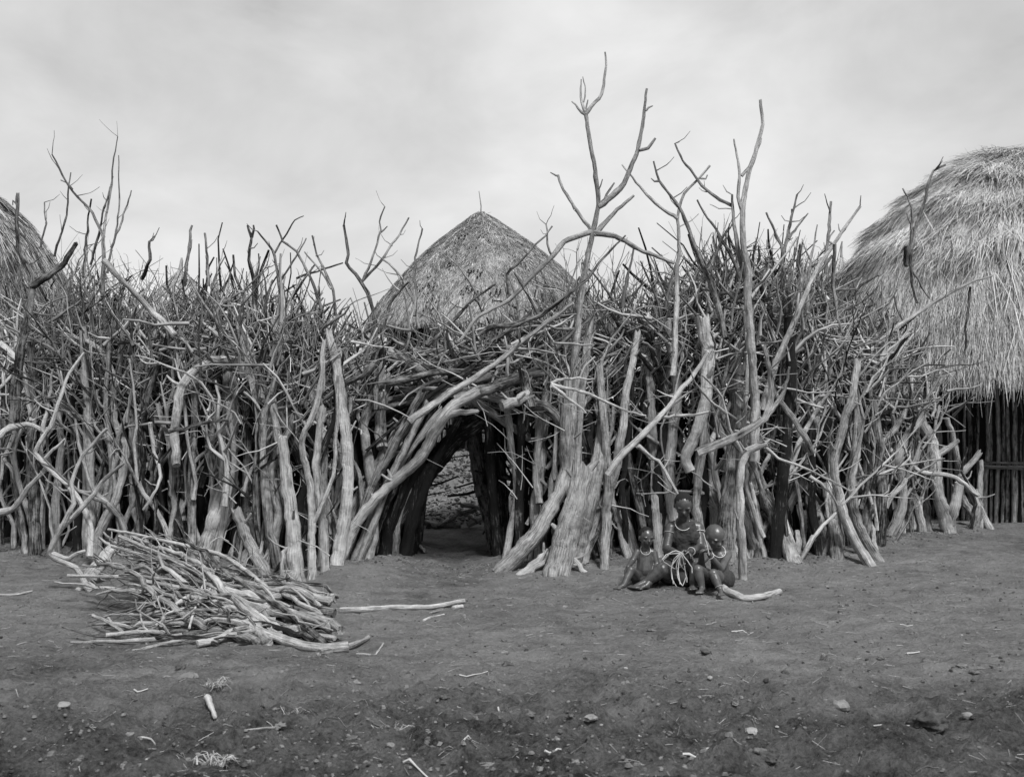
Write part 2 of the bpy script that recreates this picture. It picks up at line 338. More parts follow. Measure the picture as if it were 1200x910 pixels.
def hut_right():
    cx, cy = (1206 - HX) / FPX * 15, 15.0
    h = empty('thatched_hut', (cx, cy, 0)); tag(h, 'large round hut with shaggy domed thatch, its stick wall showing at the right edge', 'hut')
    prof = [(0.02, 4.90), (0.42, 4.83), (0.9, 4.69), (1.38, 4.40), (1.84, 3.99), (2.3, 3.42), (2.58, 2.95), (2.78, 2.42), (2.9, 1.95), (2.95, 1.72)]
    def shag(u, a):
        b = np.zeros_like(u)
        for c, w_, k in ((0.20, 0.02, 3.), (0.33, 0.025, 4.), (0.46, 0.03, 5.), (0.62, 0.03, 6.)):
            b = b + np.exp(-((u + 0.035 * np.sin(a * k + c * 20) - c) / w_) ** 2)
        return (.45 + .4 * np.clip(u * 4, 0, 1)) * (1 + 2.4 * b)
    mb = MB(); thatch_mesh(mb, prof, 0, 0, 52000, 0.40, 0.0040, 0.040, sag=0.04, shag=shag, spread=.15, tone_mu=0.84, arc=(math.pi * 0.85, math.pi * 2.1), seed=5)
    thatch_mesh(mb, prof, 0, 0, 2200, 0.6, 0.0040, 0.07, sag=0.10, spread=.5, tone_mu=.95, arc=(math.pi * 0.85, math.pi * 2.1), seed=7)
    thatch_mesh(mb, prof, 0, 0, 5000, 0.55, 0.006, 0.07, sag=0.10, tone_mu=0.6, arc=(math.pi * 0.1, math.pi * 0.85), seed=6)
    mb.build('thatch', M['thatch'], h)
    mb = MB()
    for dx, dz in ((-0.03, 0.0), (0.03, 0.02), (0, -0.02)): tube(mb, [(dx, 0, 4.80), (dx * 1.3, 0.0, 5.02 + dz), (dx * 0.6, 0, 5.14 + dz)], 0.03, 0.018, 6, 0.05, tone=0.35)
    mb.build('finial', M['twig'], h)
    # dark shell added behind the poles, standing for the shaded interior
    mb = MB(); A = np.linspace(0, 2 * np.pi, 49)[:-1]
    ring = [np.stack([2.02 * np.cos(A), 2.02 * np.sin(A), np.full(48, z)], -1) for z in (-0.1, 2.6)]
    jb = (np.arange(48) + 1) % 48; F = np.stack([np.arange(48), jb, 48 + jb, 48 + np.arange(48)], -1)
    mb.add(np.concatenate(ring), F, np.zeros((F.size, 2)), np.full(96, 0.2)); mb.build('dark_inner_shell', M['wall_and_shade'], h)
    n = 0
    a = math.pi * 1.02
    while a < math.pi * 1.75 and n < 78:
        mb = MB(); r = 2.14 + random.uniform(-0.03, 0.05); rad = random.choice([0.017, 0.022, 0.03, 0.038])
        tube(mb, [(r * math.cos(a), r * math.sin(a), -0.05), ((r + random.uniform(-.03, .03)) * math.cos(a + random.uniform(-.01, .01)), (r + .02) * math.sin(a), 0.9), (r * math.cos(a + random.uniform(-.015, .015)), r * math.sin(a), random.uniform(1.6, 2.1))], rad, rad * 0.7, 7, 0.15, wob=0.02, tone=random.uniform(0.05, 0.55))
        mb.build('wall_pole', M['wood'], h); n += 1; a += (rad * 2 + random.uniform(0.0, 0.035)) / 2.14
    for k in range(3):
        mb = MB(); z = 0.66 + 0.035 * k
        tube(mb, [(2.22 * math.cos(t), 2.22 * math.sin(t), z + random.uniform(-.012, .012)) for t in np.linspace(math.pi * 1.28, math.pi * 1.8, 12)], 0.016, 0.014, 6, 0.12, wob=0.012, tone=random.uniform(0.2, 0.5))
        mb.build('wall_rail', M['wood'], h)
def hut_centre():
    X = (563 - HX) / FPX * 16; g0 = gz(X, 16)
    h = empty('thatched_hut', (X, 16, g0)); tag(h, 'conical thatched hut rising behind the gateway, thin stick at its peak', 'hut')
    q = g0
    prof = [(0.01, 4.20), (0.10, 4.15), (0.34, 3.98), (0.68, 3.73), (1.04, 3.42), (1.38, 3.06), (1.63, 2.75), (1.80, 2.48)]
    prof = [(r, z - q) for r, z in prof]
    mb = MB(); thatch_mesh(mb, prof, 0, 0, 34000, 0.20, 0.0042, 0.012, warp=0.07, spread=.12, tvar=.30, cl=.25, sag=0.01, tone_mu=0.34, arc=(math.pi * 0.95, math.pi * 2.05), seed=9)
    thatch_mesh(mb, prof, 0, 0, 4000, 0.34, 0.006, 0.02, warp=0.07, sag=0.02, tone_mu=0.5, arc=(0.05 * math.pi, math.pi * 0.95), seed=10)
    mb.build('thatch', M['thatch'], h)
    # rosettes of little holes and loops of the net that holds the thatch
    P = np.array(prof); 
    for (dx, py) in ((-0.35, 320), (0.0, 332), (0.55, 318), (-0.72, 345), (-0.1, 352), (0.3, 355), (-0.62, 365), (0.0, 285), (-0.25, 283), (0.85, 345), (0.38, 290)):
        z = 4.20 - (py - 250) / 80.4 - q; r = np.interp(-z, -P[:, 1], P[:, 0])
        if abs(dx) > r * 0.9: continue
        for k in range(9):
            ox, oz = random.gauss(0, 0.08), random.gauss(0, 0.055); xx = dx + ox; zz = z + oz; rr = np.interp(-zz, -P[:, 1], P[:, 0]) * (1 + 0.03) + 0.045
            if abs(xx) > rr * 0.93: continue
            yy = -math.sqrt(rr * rr - xx * xx); xx *= 1.0 + 0.07 * xx / rr
            mb = MB(); tube(mb, [(xx, yy + 0.02, zz), (xx, yy - 0.012, zz - 0.012)], 0.013, 0.009, 5, 0.05, tone=-0.2); mb.build('thatch_knot', M['twig'], h)
    mb = MB(); tube(mb, [(0, 0, 4.1 - q), (0.01, 0, 4.30 - q), (-0.02, 0, 4.52 - q)], 0.012, 0.005, 5, 0.1, tone=0.4); mb.build('finial', M['twig'], h)
    mb = MB(); tube(mb, [(-0.06, -.02, 4.18 - q), (0.06, 0, 4.21 - q)], 0.02, 0.02, 6, 0.05, tone=0.1)
    for k in range(14): tube(mb, [(0, 0, 4.16 - q), (random.uniform(-.16, .16), random.uniform(-.1, .1), 4.16 - q + random.uniform(-.02, .07))], 0.003, 0.002, 3, 0.1, tone=0.4)
    mb.build('peak_binding', M['twig'], h)
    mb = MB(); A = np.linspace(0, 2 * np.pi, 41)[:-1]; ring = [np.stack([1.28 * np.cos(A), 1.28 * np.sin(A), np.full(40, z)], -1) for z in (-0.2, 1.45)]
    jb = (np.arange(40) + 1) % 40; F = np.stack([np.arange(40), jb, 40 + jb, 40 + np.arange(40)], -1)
    mb.add(np.concatenate(ring), F, np.zeros((F.size, 2)), np.full(80, 0.1)); mb.build('dark_inner_shell', M['wall_and_shade'], h)
    for k in range(46):
        a = math.pi * (1.0 + k / 46.0); mb = MB(); r = 1.33
        tube(mb, [(r * math.cos(a), r * math.sin(a), -0.1), (r * math.cos(a + random.uniform(-.02, .02)), r * math.sin(a), 1.5)], 0.032, 0.024, 6, 0.3, wob=0.02, tone=random.uniform(-0.1, 0.4)); mb.build('wall_pole', M['wood'], h)
def hut_left():
    X = (-90 - HX) / FPX * 15; g0 = gz(X, 15)
    h = empty('thatched_hut', (X, 15, g0)); tag(h, 'dark thatched hut cut off by the left edge of the picture', 'hut')
    prof = [(0.02, 4.72), (0.5, 4.55), (1.05, 4.13), (1.30, 3.88), (1.57, 3.50), (1.80, 3.04), (2.05, 2.5), (2.2, 2.0)]; prof = [(r, z - g0) for r, z in prof]
    mb = MB(); thatch_mesh(mb, prof, 0, 0, 24000, 0.5, 0.006, 0.05, sag=0.06, tone_mu=0.26, arc=(math.pi * 1.1, math.pi * 2.3), seed=15)
    mb.build('thatch', M['thatch'], h)
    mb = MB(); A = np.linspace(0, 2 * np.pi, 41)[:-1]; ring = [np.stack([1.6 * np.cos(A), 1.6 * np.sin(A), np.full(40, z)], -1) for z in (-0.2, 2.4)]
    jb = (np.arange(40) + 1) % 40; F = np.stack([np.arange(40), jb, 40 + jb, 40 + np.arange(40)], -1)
    mb.add(np.concatenate(ring), F, np.zeros((F.size, 2)), np.full(80, 0.1)); mb.build('dark_inner_shell', M['wall_and_shade'], h)
def hut_far(px, py, hw, Y, label, seed, fin=0.5):
    X = (px - HX) / FPX * Y; g0 = gz(X, Y); top = CAMZ - (py - HY) / FPX * Y - g0; R_ = hw / FPX * Y
    h = empty('thatched_hut', (X, Y, g0)); tag(h, label, 'hut')
    prof = [(0.02, top), (R_ * 0.25, top - 0.22 * R_), (R_ * 0.6, top - 0.62 * R_), (R_, top - 1.2 * R_)]
    mb = MB(); thatch_mesh(mb, prof, 0, 0, 5000, 0.5, 0.010, 0.03, tone_mu=0.6, arc=(math.pi, 2 * math.pi), seed=seed); mb.build('thatch', M['thatch'], h)
    mb = MB(); tube(mb, [(0, 0, top - 0.1), (0, 0, top + fin * 0.5), (0.02, 0, top + fin)], 0.06, 0.02, 6, 0.1, tone=0.5); mb.build('finial', M['twig'], h)
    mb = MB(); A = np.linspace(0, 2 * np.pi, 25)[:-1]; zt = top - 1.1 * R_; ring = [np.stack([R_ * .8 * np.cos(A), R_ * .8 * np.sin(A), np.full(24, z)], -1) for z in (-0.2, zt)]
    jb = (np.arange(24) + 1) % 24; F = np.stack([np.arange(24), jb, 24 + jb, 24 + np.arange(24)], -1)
    mb.add(np.concatenate(ring), F, np.zeros((F.size, 2)), np.full(48, 0.2)); mb.build('wall', M['wall_and_shade'], h)
hut_right(); hut_centre(); hut_left()
hut_far(212, 318, 50, 24, 'small far hut whose pale peak shows through twigs, left part of the thicket', 31, 0.3)
hut_far(986, 303, 32, 32, 'tiny far hut with a stacked peak, beside the big domed roof', 32, 0.5)

# ------------------------------------------------------------------ palisade: traced posts and branches
# (label, tone, base px width, tip px width, depth at base (None: from the ground), lean in metres, points, forks[(points, w0, w1)])
T_POST = [
 ('dark mottled upright post near the left edge', .25, 13, 9, None, .3, [(41,652),(41,585),(38,538),(40,470),(36,400)], []),
 ('thin crooked post at the far left ending in a short fork', .35, 7, 5, None, .2, [(30,651),(26,604),(15,555),(5,538),(18,505)], []),
 ('thick shaded post leaning left behind the zigzag branch', .3, 16, 13, None, .3, [(116,640),(88,560),(66,512),(50,470)], []),
 ('slim upright post with a side stub, left of the brush pile', .5, 9, 7, None, .2, [(127,652),(125,578),(120,545),(120,512),(125,486),(128,440)], [([(122,534),(133,526),(143,517)],6,4)]),
 ('crooked pale post curving to the left at its top, behind the brush pile', .72, 12, 5, None, .15, [(110,659),(115,624),(132,588),(142,558),(147,522),(134,492),(131,433),(118,410),(103,400)], []),
 ('short thick post hidden behind the brush pile', .4, 11, 9, None, .25, [(148,644),(150,588),(145,560),(143,500)], []),
 ('tall pale smooth post rising from the back of the brush pile', .85, 13, 6, None, .1, [(167,650),(161,571),(157,532),(158,482),(161,440),(175,406),(186,375)], []),
 ('pale mottled post bent like an elbow above the brush pile', .75, 14, 12, None, .15, [(226,650),(226,588),(221,558),(210,532),(197,503),(181,487)], []),
 ('broad grey post standing right behind the brush pile', .5, 30, 13, None, .3, [(236,662),(250,625),(262,590),(269,558),(268,525),(272,492),(270,440),(262,390)], [([(266,540),(280,524),(296,514)],11,8)]),
 ('thick ribbed trunk with deep cracks leaning right', .45, 27, 17, None, .3, [(276,662),(290,615),(302,580),(306,558),(314,525),(320,495)], []),
 ('thin wavy post crossing in front of the ribbed trunk', .5, 8, 5, None, .3, [(264,648),(269,614),(286,588),(297,555),(297,509),(296,446),(290,400)], []),
 ('pale bent post with an upward side branch, crossing the ribbed trunk', .68, 16, 7, None, .3, [(284,664),(305,625),(322,598),(322,560),(328,515),(334,466),(332,430),(324,400),(320,370)], [([(332,492),(345,470),(358,453),(366,420)],9,5)]),
 ('stubby log leaning left with its cut end forward', .5, 17, 13, None, .35, [(315,684),(302,655),(288,628),(278,600)], []),
 ('shaded log leaning left behind the pale slab post', .35, 16, 12, None, .3, [(329,670),(307,634),(294,600)], []),
 ('widest pale slab post, flat sided, left of the gateway', .62, 22, 12, None, .2, [(350,694),(345,655),(341,611),(334,558),(331,515)], []),
 ('short thin crooked stake beside the pale slab post', .6, 8, 5, None, .1, [(337,697),(332,662),(336,642)], []),
 ('pale forked post shaped like a tall Y', .7, 10, 5, None, .15, [(364,686),(365,614),(365,571),(355,515),(368,479),(377,440),(380,400)], [([(365,616),(380,585),(392,555),(394,500),(396,440)],6,4)]),
 ('narrow grey post just right of the tall Y post', .6, 11, 8, None, .2, [(382,682),(381,630),(375,585),(371,540),(378,480)], []),
 ('tall pale knobbly post nearest the left side of the gateway', .82, 19, 9, None, .15, [(394,674),(402,630),(408,590),(410,548),(408,509),(401,466),(393,426),(385,390)], []),
 ('dark stump in the shade at the left foot of the gateway', .2, 20, 14, 10.9, .2, [(434,650),(433,610),(436,570)], []),
 ('slim forked prop standing inside the left foot of the gateway', .5, 10, 7, None, .2, [(462,655),(467,611),(479,565),(487,540)], [([(466,615),(466,590),(464,562)],5,3)]),
 ('very thick dark log forming the underside of the gateway arch', -.2, 26, 22, 10.4, .3, [(440,650),(460,612),(484,575),(512,538),(538,508),(580,485),(640,468)], []),  # colour lowered to paint in the shade under the arch
 ('long grey log slanting up over the left of the gateway', .55, 18, 11, 10.0, .1, [(404,652),(416,598),(439,555),(476,499),(518,463),(550,448),(575,440)], [([(455,530),(466,505),(477,488)],13,10)]),
 ('pale split log slanting up beside the gateway opening', .6, 12, 12, 9.7, .1, [(398,660),(413,620),(452,575),(490,542),(512,502),(528,477),(556,462)], [([(520,488),(540,482),(560,482)],10,6)]),
 ('dark slanting jamb on the right side of the gateway', .12, 19, 16, 11.4, -.2, [(583,648),(568,580),(555,515),(550,480)], []),
 ('long grey log leaning right at the right foot of the gateway', .5, 19, 12, None, .2, [(590,668),(612,645),(632,617),(655,578),(665,548),(663,500),(665,450)], []),
 ('massive pale stump post with a sawn top, right of the gateway', .5, 31, 22, None, .15, [(653,674),(660,640),(668,605),(676,575),(682,552)], []),
 ('rough slab trunk leaning right against the massive pale stump post', .38, 26, 13, None, .2, [(672,664),(682,625),(692,588),(702,540),(707,500),(708,460)], []),
 ('log end poking out left of the massive pale stump post', .62, 13, 12, 9.35, .6, [(614,674),(630,662),(648,645)], []),
 ('short stub of wood poking out right of the massive pale stump post', .6, 8, 7, 9.45, .5, [(684,669),(678,662),(672,655)], []),
 ('long straight pole leaning right, first one past the massive stump', .55, 13, 7, None, .2, [(683,664),(692,635),(705,604),(718,560),(727,515),(733,475),(739,433),(747,390)], []),
 ('upright grey post crossed by the long leaning pole', .45, 12, 9, None, .3, [(708,666),(711,598),(715,560),(709,500),(702,430)], []),
 ('grey post leaning left behind the infant', .42, 11, 8, None, .3, [(737,657),(724,610),(716,580),(712,540)], []),
 ('slim pale wavy post rising behind the infant', .6, 10, 7, None, .2, [(739,653),(734,611),(731,542),(733,480),(736,430)], []),
 ('thin grey post in the gap left of the infant', .45, 9, 7, None, .3, [(744,645),(741,578),(740,540),(742,480)], []),
 ('thick mottled trunk directly above the infant', .55, 19, 15, None, .3, [(757,648),(755,605),(753,565),(758,515),(757,440),(760,380)], [([(753,575),(747,560),(744,545)],9,6)]),
 ('straight flat plank-like post between the infant and the woman', .68, 12, 9, None, .2, [(773,657),(770,600),(767,540),(764,480),(760,420)], []),
 ('mottled bark-covered post left of the woman\'s head', .52, 15, 12, None, .3, [(784,648),(783,590),(782,545),(781,509),(783,460),(792,405)], []),
 ('dark slim post behind the woman\'s head', .3, 10, 8, None, .4, [(806,645),(803,590),(802,560),(798,520),(790,480)], []),
 ('knotty upright post rising over the woman\'s shoulder', .5, 9, 6, None, .1, [(819,652),(817,604),(817,558),(818,510),(819,466),(817,415)], [([(818,590),(825,570),(838,556)],7,5)]),
 ('smooth pale round post with a sawn top behind the seated child', .8, 10, 9, None, .1, [(840,655),(838,600),(836,560),(834,524)], []),
 ('broad dark bark-covered trunk behind the seated child', .35, 23, 16, None, .35, [(852,660),(850,617),(853,578),(858,542),(864,480),(860,420)], []),
 ('big pale trunk bent to the left above the woman', .72, 13, 17, 9.8, .1, [(809,552),(804,536),(812,518),(820,500),(826,460),(828,415),(824,380)], []),
 ('front post nearest the seated child, hooked to the right at its top', .62, 12, 8, None, -.05, [(871,682),(868,650),(866,610),(867,575),(870,545),(877,528),(898,520)], []),
 ('bulky shaded root trunk right of the hooked post', .35, 24, 16, None, .3, [(882,657),(887,628),(880,590),(882,540),(878,490)], [([(885,640),(896,622),(900,612)],14,10)]),
 ('heavy log leaning left with a split stub at its foot', .52, 18, 13, None, .4, [(932,660),(917,623),(898,585),(888,560)], [([(930,655),(935,640),(934,622)],9,6)]),
 ('narrower log tucked under the heavy leaning log', .45, 14, 10, None, .4, [(914,657),(900,624),(888,594)], []),
 ('mottled crooked post leaning right over the dark gap', .45, 11, 9, 10.6, .1, [(908,650),(915,610),(936,571),(949,541),(952,515),(958,470)], []),
 ('wide smooth dark slab leaning left', .3, 22, 14, None, .4, [(968,653),(957,611),(947,571),(940,530)], []),
 ('short dark post right beside the wide dark slab', .35, 15, 10, None, .3, [(982,656),(976,611),(968,570)], []),
 ('bleached gnarled post with rough pale bark', .8, 17, 20, None, .3, [(985,640),(972,590),(966,545),(966,490),(974,450),(990,430)], []),
 ('banded post sweeping down to the right, front of the bend', .58, 13, 8, None, .2, [(1019,660),(1003,635),(990,607),(982,575),(977,541),(988,500),(998,465),(1004,425)], []),
 ('long grey post just behind the banded sweeping post', .5, 12, 9, None, .3, [(1028,656),(1012,625),(1001,595),(998,558),(1002,515),(1004,470)], []),
 ('pale curved log behind the two sweeping posts', .72, 15, 11, None, .4, [(1022,645),(1016,611),(1000,575)], []),
 ('smooth thick pale log leaning left with a clean sawn foot', .78, 27, 18, None, .2, [(1049,630),(1038,600),(1022,562),(1012,530),(1008,480),(1008,435)], []),
 ('short log lying behind the clean sawn foot', .5, 10, 8, 12.6, .0, [(1050,622),(1064,624),(1076,627)], []),
 ('slim leaning post left of the forked root post', .52, 11, 7, None, .2, [(1080,629),(1073,590),(1058,553),(1038,522)], []),
 ('shaded upright post behind the slim leaning post', .38, 12, 9, None, .2, [(1088,626),(1082,578),(1079,540),(1074,500)], []),
 ('pale upright pole with a flared top beside the hut wall', .7, 7, 10, 12.6, .1, [(1070,618),(1068,560),(1070,520),(1078,490),(1079,455)], []),
 ('forked root post with a bright broken top, before the hut', .7, 18, 13, None, .1, [(1112,628),(1106,600),(1097,565),(1095,535),(1088,510),(1079,494)], [([(1113,612),(1121,585),(1124,565)],13,11),([(1096,535),(1108,528),(1122,516)],9,6)]),
 ('long slanting stake, the one furthest right by the hut wall', .55, 9, 6, None, .0, [(1161,622),(1143,583),(1127,553),(1120,525),(1110,490)], []),
 ('short dark log leaning beside the long slanting stake', .3, 11, 9, 12.9, .2, [(1150,614),(1133,590),(1122,570)], []),
]
T_BR = [
 ('bleached zigzag branch, brightest one at the left edge', .92, 8, 5, 9.7, .1, [(105,652),(105,614),(96,594),(79,568),(49,540),(41,529),(59,499),(71,466),(81,436),(99,413)], [([(50,541),(62,528),(76,514)],5,3)]),
 ('pale branch with a bare forked foot resting on the ground, left of the brush pile', .78, 8, 5, None, -.1, [(105,692),(89,664),(58,646),(76,611),(87,588),(86,565),(99,532),(125,502)], [([(58,647),(75,654),(100,645)],7,6)]),
 ('straight stick leaning right across the zigzag branch', .68, 7, 5, 9.6, .1, [(72,617),(99,590),(125,558),(145,542)], []),
 ('pale branch curving down from the left edge', .85, 9, 6, 10.2, .1, [(0,403),(25,430),(31,459),(36,493)], []),
 ('pale limb entering level from the left edge with an upright shoot', .8, 9, 6, 10.1, .0, [(-6,513),(13,499),(31,495),(52,506)], [([(50,504),(56,470),(62,433)],6,3)]),
 ('shaded limb rising from the left edge low down', .5, 9, 6, 10.3, .1, [(-8,602),(16,594),(36,565),(59,545)], []),
 ('thick stump end lying behind the left tip of the brush pile', .65, 16, 13, 9.0, .2, [(105,676),(118,658),(134,640)], []),
 ('dark crooked fork-topped limb standing above the left edge', .1, 12, 5, 10.2, .0, [(16,500),(20,447),(25,414),(36,361),(38,325),(25,295),(20,259),(21,228)], [([(38,335),(52,328),(76,308),(89,285)],10,7),([(21,240),(16,234),(15,240)],3,2)]),
 ('curved pale limb hooking over the thicket above the brush pile', .7, 11, 12, 9.75, .1, [(207,545),(203,510),(206,478),(212,452),(228,432),(253,419),(277,424),(294,440),(305,468)], []),
 ('thin dark stick lying level across the bent mottled post', .25, 5, 4, 9.6, .0, [(198,505),(232,499),(268,492)], []),
 ('white twiggy branch beside the elbow-shaped post', .85, 6, 4, 9.8, .1, [(176,495),(182,530),(191,558),(181,580),(168,597)], []),
 ('tallest bare dead tree, two long arms high above the thatched cone', .55, 19, 6, None, .3, [(661,667),(672,600),(669,520),(673,440),(678,360),(684,318),(692,280),(701,240),(695,194),(686,132)],
    [([(686,134),(705,111),(711,77),(709,61)],5,2.5),([(686,134),(679,126),(670,119)],4,2),([(686,134),(682,115),(681,93)],4,2),([(684,120),(686,108),(683,90)],2,1.5),
     ([(701,242),(732,215),(748,175),(754,148),(758,104)],8,3.5),([(749,176),(758,172),(768,162)],5,4),([(757,130),(761,128),(765,124)],3,2),([(704,243),(712,228),(720,214)],4,2.5),
     ([(696,275),(720,250),(743,229)],7,4),([(694,272),(720,277),(754,295),(790,308)],7,5),([(696,271),(662,283),(648,299),(623,324),(596,352),(560,372),(540,398)],7,5),
     ([(693,270),(674,243),(661,221),(654,205)],5,4),([(654,206),(650,205),(645,202)],3,1.5)]),
 ('curved pale branch topped by a hook, arching right beside the dead tree', .72, 7, 3.5, 10.0, .1, [(788,440),(792,380),(794,318),(797,295),(795,252),(803,228),(821,209),(832,194)], [([(821,209),(826,208),(829,205)],3,2),([(794,256),(772,243),(748,218),(729,193)],5,2.5)]),
 ('dark straight branch slanting down right with a small spur near its tip', .15, 8, 3, 9.9, .0, [(850,395),(838,350),(818,301),(800,257),(794,243),(772,212),(766,189)], [([(772,212),(767,211),(763,209)],3,1.5)]),
 ('dark thin bow-shaped branch high to the left of the tall pole', .15, 4.5, 2.5, 10.0, .0, [(858,241),(843,236),(828,225),(809,200),(800,190),(791,168)], []),
 ('tall straight bare pole with a bent tip, highest right of the dead tree', .62, 13, 4, 9.8, .1, [(884,540),(886,480),(882,420),(877,350),(877,318),(871,286),(871,240),(877,206),(887,172),(894,145),(891,118)], [([(871,250),(865,231),(866,200),(860,163)],5,2.5),([(869,206),(880,190),(892,162)],4,2.5)]),
 ('grey blunt stake clinging to the tall bare pole', .4, 8, 4, 9.9, .0, [(880,400),(878,350),(868,295),(861,262),(858,228)], []),
 ('thin dark branch slanting down right, left of the tall bare pole', .15, 5, 2.5, 10.1, .0, [(870,330),(858,301),(840,268),(817,234)], [([(858,300),(852,280),(855,262)],3,2),([(838,300),(845,280),(858,262)],3,2)]),
 ('long pale branch slanting up right with a blunt tip, right of the tall pole', .7, 10, 4, 9.9, .2, [(893,480),(909,426),(929,385),(940,357),(959,316),(978,286),(995,261),(1008,242)], [([(978,287),(972,283),(978,270)],3,2)]),
 ('dark hanging branch crossing the long pale slanting branch', .2, 5, 4, 9.8, .0, [(978,286),(974,335),(980,365),(987,390)], []),
 ('upright blunt stick right of the long slanting branch', .45, 5, 4, 10.6, .0, [(968,320),(971,275),(974,236)], []),
 ('stout dark shoot rising between the tall pole and the long slanting branch', .3, 6, 3, 10.4, .0, [(917,340),(919,310),(924,275),(934,228)], [([(924,280),(935,265),(947,250)],4,2),([(924,278),(925,262),(928,245)],4,3)]),
 ('thin stick slanting right of the tall pole with a dark tip', .3, 4, 3, 10.4, .0, [(920,300),(912,283),(903,262),(898,249)], []),
 ('long arching stick lying against the domed roof', .62, 9, 3, 11.2, .4, [(975,470),(1008,419),(1046,385),(1085,361),(1131,333),(1163,323)], []),
 ('bent dark stick standing up in front of the domed roof', .12, 4.5, 3.5, 11.6, .0, [(1066,310),(1072,272),(1084,241),(1090,215),(1095,200),(1108,193)], []),
 ('dark straggly stick with a clot of bark before the domed roof', .08, 4, 2.5, 11.5, .0, [(1075,355),(1070,335),(1065,293),(1068,243),(1058,221)], [([(1064,288),(1062,300),(1063,312)],9,8),([(1066,310),(1078,332),(1090,350)],3,2)]),
 ('thin dark stick hanging down over the eave of the domed roof', .1, 3, 2, 11.6, .0, [(1137,336),(1133,380),(1132,406),(1116,452)], []),
 ('pale branch arcing over beside the hut wall', .68, 8, 6, 11.6, .1, [(1014,530),(1043,508),(1060,482),(1068,456),(1068,440)], []),
 ('long thin bowed branch sagging right towards the hut wall', .72, 6, 7, 11.7, .3, [(1036,518),(1053,541),(1086,555),(1120,560),(1146,580)], []),
 ('heavy pale limb sweeping up right above the hooked post', .45, 10, 6, 9.4, .0, [(818,530),(845,519),(868,509),(898,489),(906,468),(904,440),(895,405)], [([(900,485),(918,462),(925,430)],7,4)]),
 ('dark banded limb slanting down right to the mottled post', .3, 9, 6, 9.8, .0, [(951,530),(942,508),(924,480),(909,462),(900,430)], []),
 ('thin pale switch slanting right over the dark gap', .75, 4, 3, 9.6, .0, [(896,523),(912,538),(940,549),(972,563),(996,575)], []),
 ('lower thin switch slanting right under the first one', .7, 4.5, 3, 9.6, .1, [(949,558),(965,572),(982,592)], []),
 ('bright straight pole slanting up right above the infant', .88, 9, 6, 9.4, .2, [(712,556),(727,532),(760,500),(790,465),(817,432),(830,412)], []),
 ('bright level stick pointing right at mid height of the palisade', .92, 4.5, 3, 9.5, .0, [(776,488),(805,485),(832,482)], []),
 ('thin pale stick slanting down right to the woman', .75, 5, 3.5, 9.4, .0, [(748,522),(770,540),(785,560),(795,580)], []),
 ('longest bright switch fanning right from the gateway top', .92, 4.5, 2.5, 9.4, -.1, [(646,450),(680,460),(720,475),(757,487)], []),
 ('bright switch fanning down right from the gateway top', .9, 5, 2.5, 9.4, -.1, [(646,452),(662,465),(687,484)], []),
 ('bright short level switch at the gateway top', .9, 4, 2.5, 9.4, -.1, [(646,449),(670,445),(697,444)], []),
 ('long straight pole slanting up right over the gateway', .62, 9, 6, 9.5, .1, [(480,494),(520,466),(560,441),(610,402),(672,355)], []),
 ('dark log lying slantwise over the gateway, thickest of the lintel', .2, 13, 11, 9.9, .0, [(535,470),(575,455),(612,442),(636,436)], []),
 ('sawn log end pointing left in the lintel of the gateway', .62, 12, 12, 9.6, .3, [(588,476),(603,470),(618,463)], []),
 ('dark prop crossing the lintel of the gateway', .12, 11, 9, 9.7, .1, [(622,478),(617,450),(612,432)], []),
 ('bent grey prop hanging right of the gateway opening', .4, 9, 8, 9.9, .1, [(632,590),(629,555),(631,520),(636,485),(640,460)], [([(631,560),(638,566),(644,572)],6,2),([(634,520),(628,512),(622,514)],5,3)]),
 ('grey knobbed stub hanging left above the gateway', .35, 14, 10, 10.0, .1, [(448,525),(446,500),(450,470),(452,440)], []),
 ('curved thick branch joining the lintel on the right', .4, 13, 11, 9.8, .1, [(622,472),(640,475),(655,490),(662,510)], []),
 ('sinuous dark branch, crooked as a hook, left of the thatched cone', .12, 8, 4, 9.9, .0, [(441,480),(440,412),(439,379),(432,352),(421,330),(405,310),(407,300),(403,264)], []),
 ('thin forked twig left of the thatched cone, taller of two', .35, 3.5, 2, 10.2, .0, [(425,329),(435,308),(446,272),(445,261),(451,242)], [([(446,272),(450,268),(454,265)],2.5,1.5)]),
 ('long straight thin stick slanting up right by the thatched cone', .45, 3.5, 2.5, 10.2, .0, [(424,330),(451,302),(468,275),(479,255)], []),
 ('thin upright stick against the left slope of the thatched cone', .25, 4, 2.5, 10.1, .0, [(486,370),(488,341),(486,302),(495,268)], []),
 ('pale curved stick bowing over the left slope of the thatched cone', .4, 4, 3, 10.1, .0, [(491,385),(487,357),(468,322),(449,304)], []),
 ('thin twig reaching up left in front of the thatched cone', .3, 3, 2, 10.1, .0, [(562,352),(545,324),(524,300)], []),
 ('dark forked branch rising right before the thatched cone', .12, 6, 3, 10.0, .0, [(500,405),(515,392),(534,374),(556,350),(580,333)], [([(556,350),(563,362),(566,370)],3,2)]),
 ('dark stick leaning right at the left foot of the thatched cone', .12, 5, 3, 9.9, .0, [(438,425),(449,390),(460,355),(479,330)], []),
 ('dark heavy branch slanting down left beside the gateway', .12, 9, 6, 9.4, .0, [(440,426),(425,438),(407,448),(380,467)], []),
 ('thin crooked stick before the right slope of the thatched cone', .35, 4, 2.5, 9.9, .0, [(596,345),(596,321),(618,297),(647,265)], []),
 ('thin spur standing on the long left arm of the dead tree', .3, 3, 2, 10.0, .0, [(648,302),(644,285),(640,263)], []),
 ('long dark snaking branch sweeping down left over the gateway', .08, 7, 2.5, 9.6, .0, [(560,392),(579,381),(601,379),(634,368),(664,346),(689,327),(703,308),(733,276)], []),
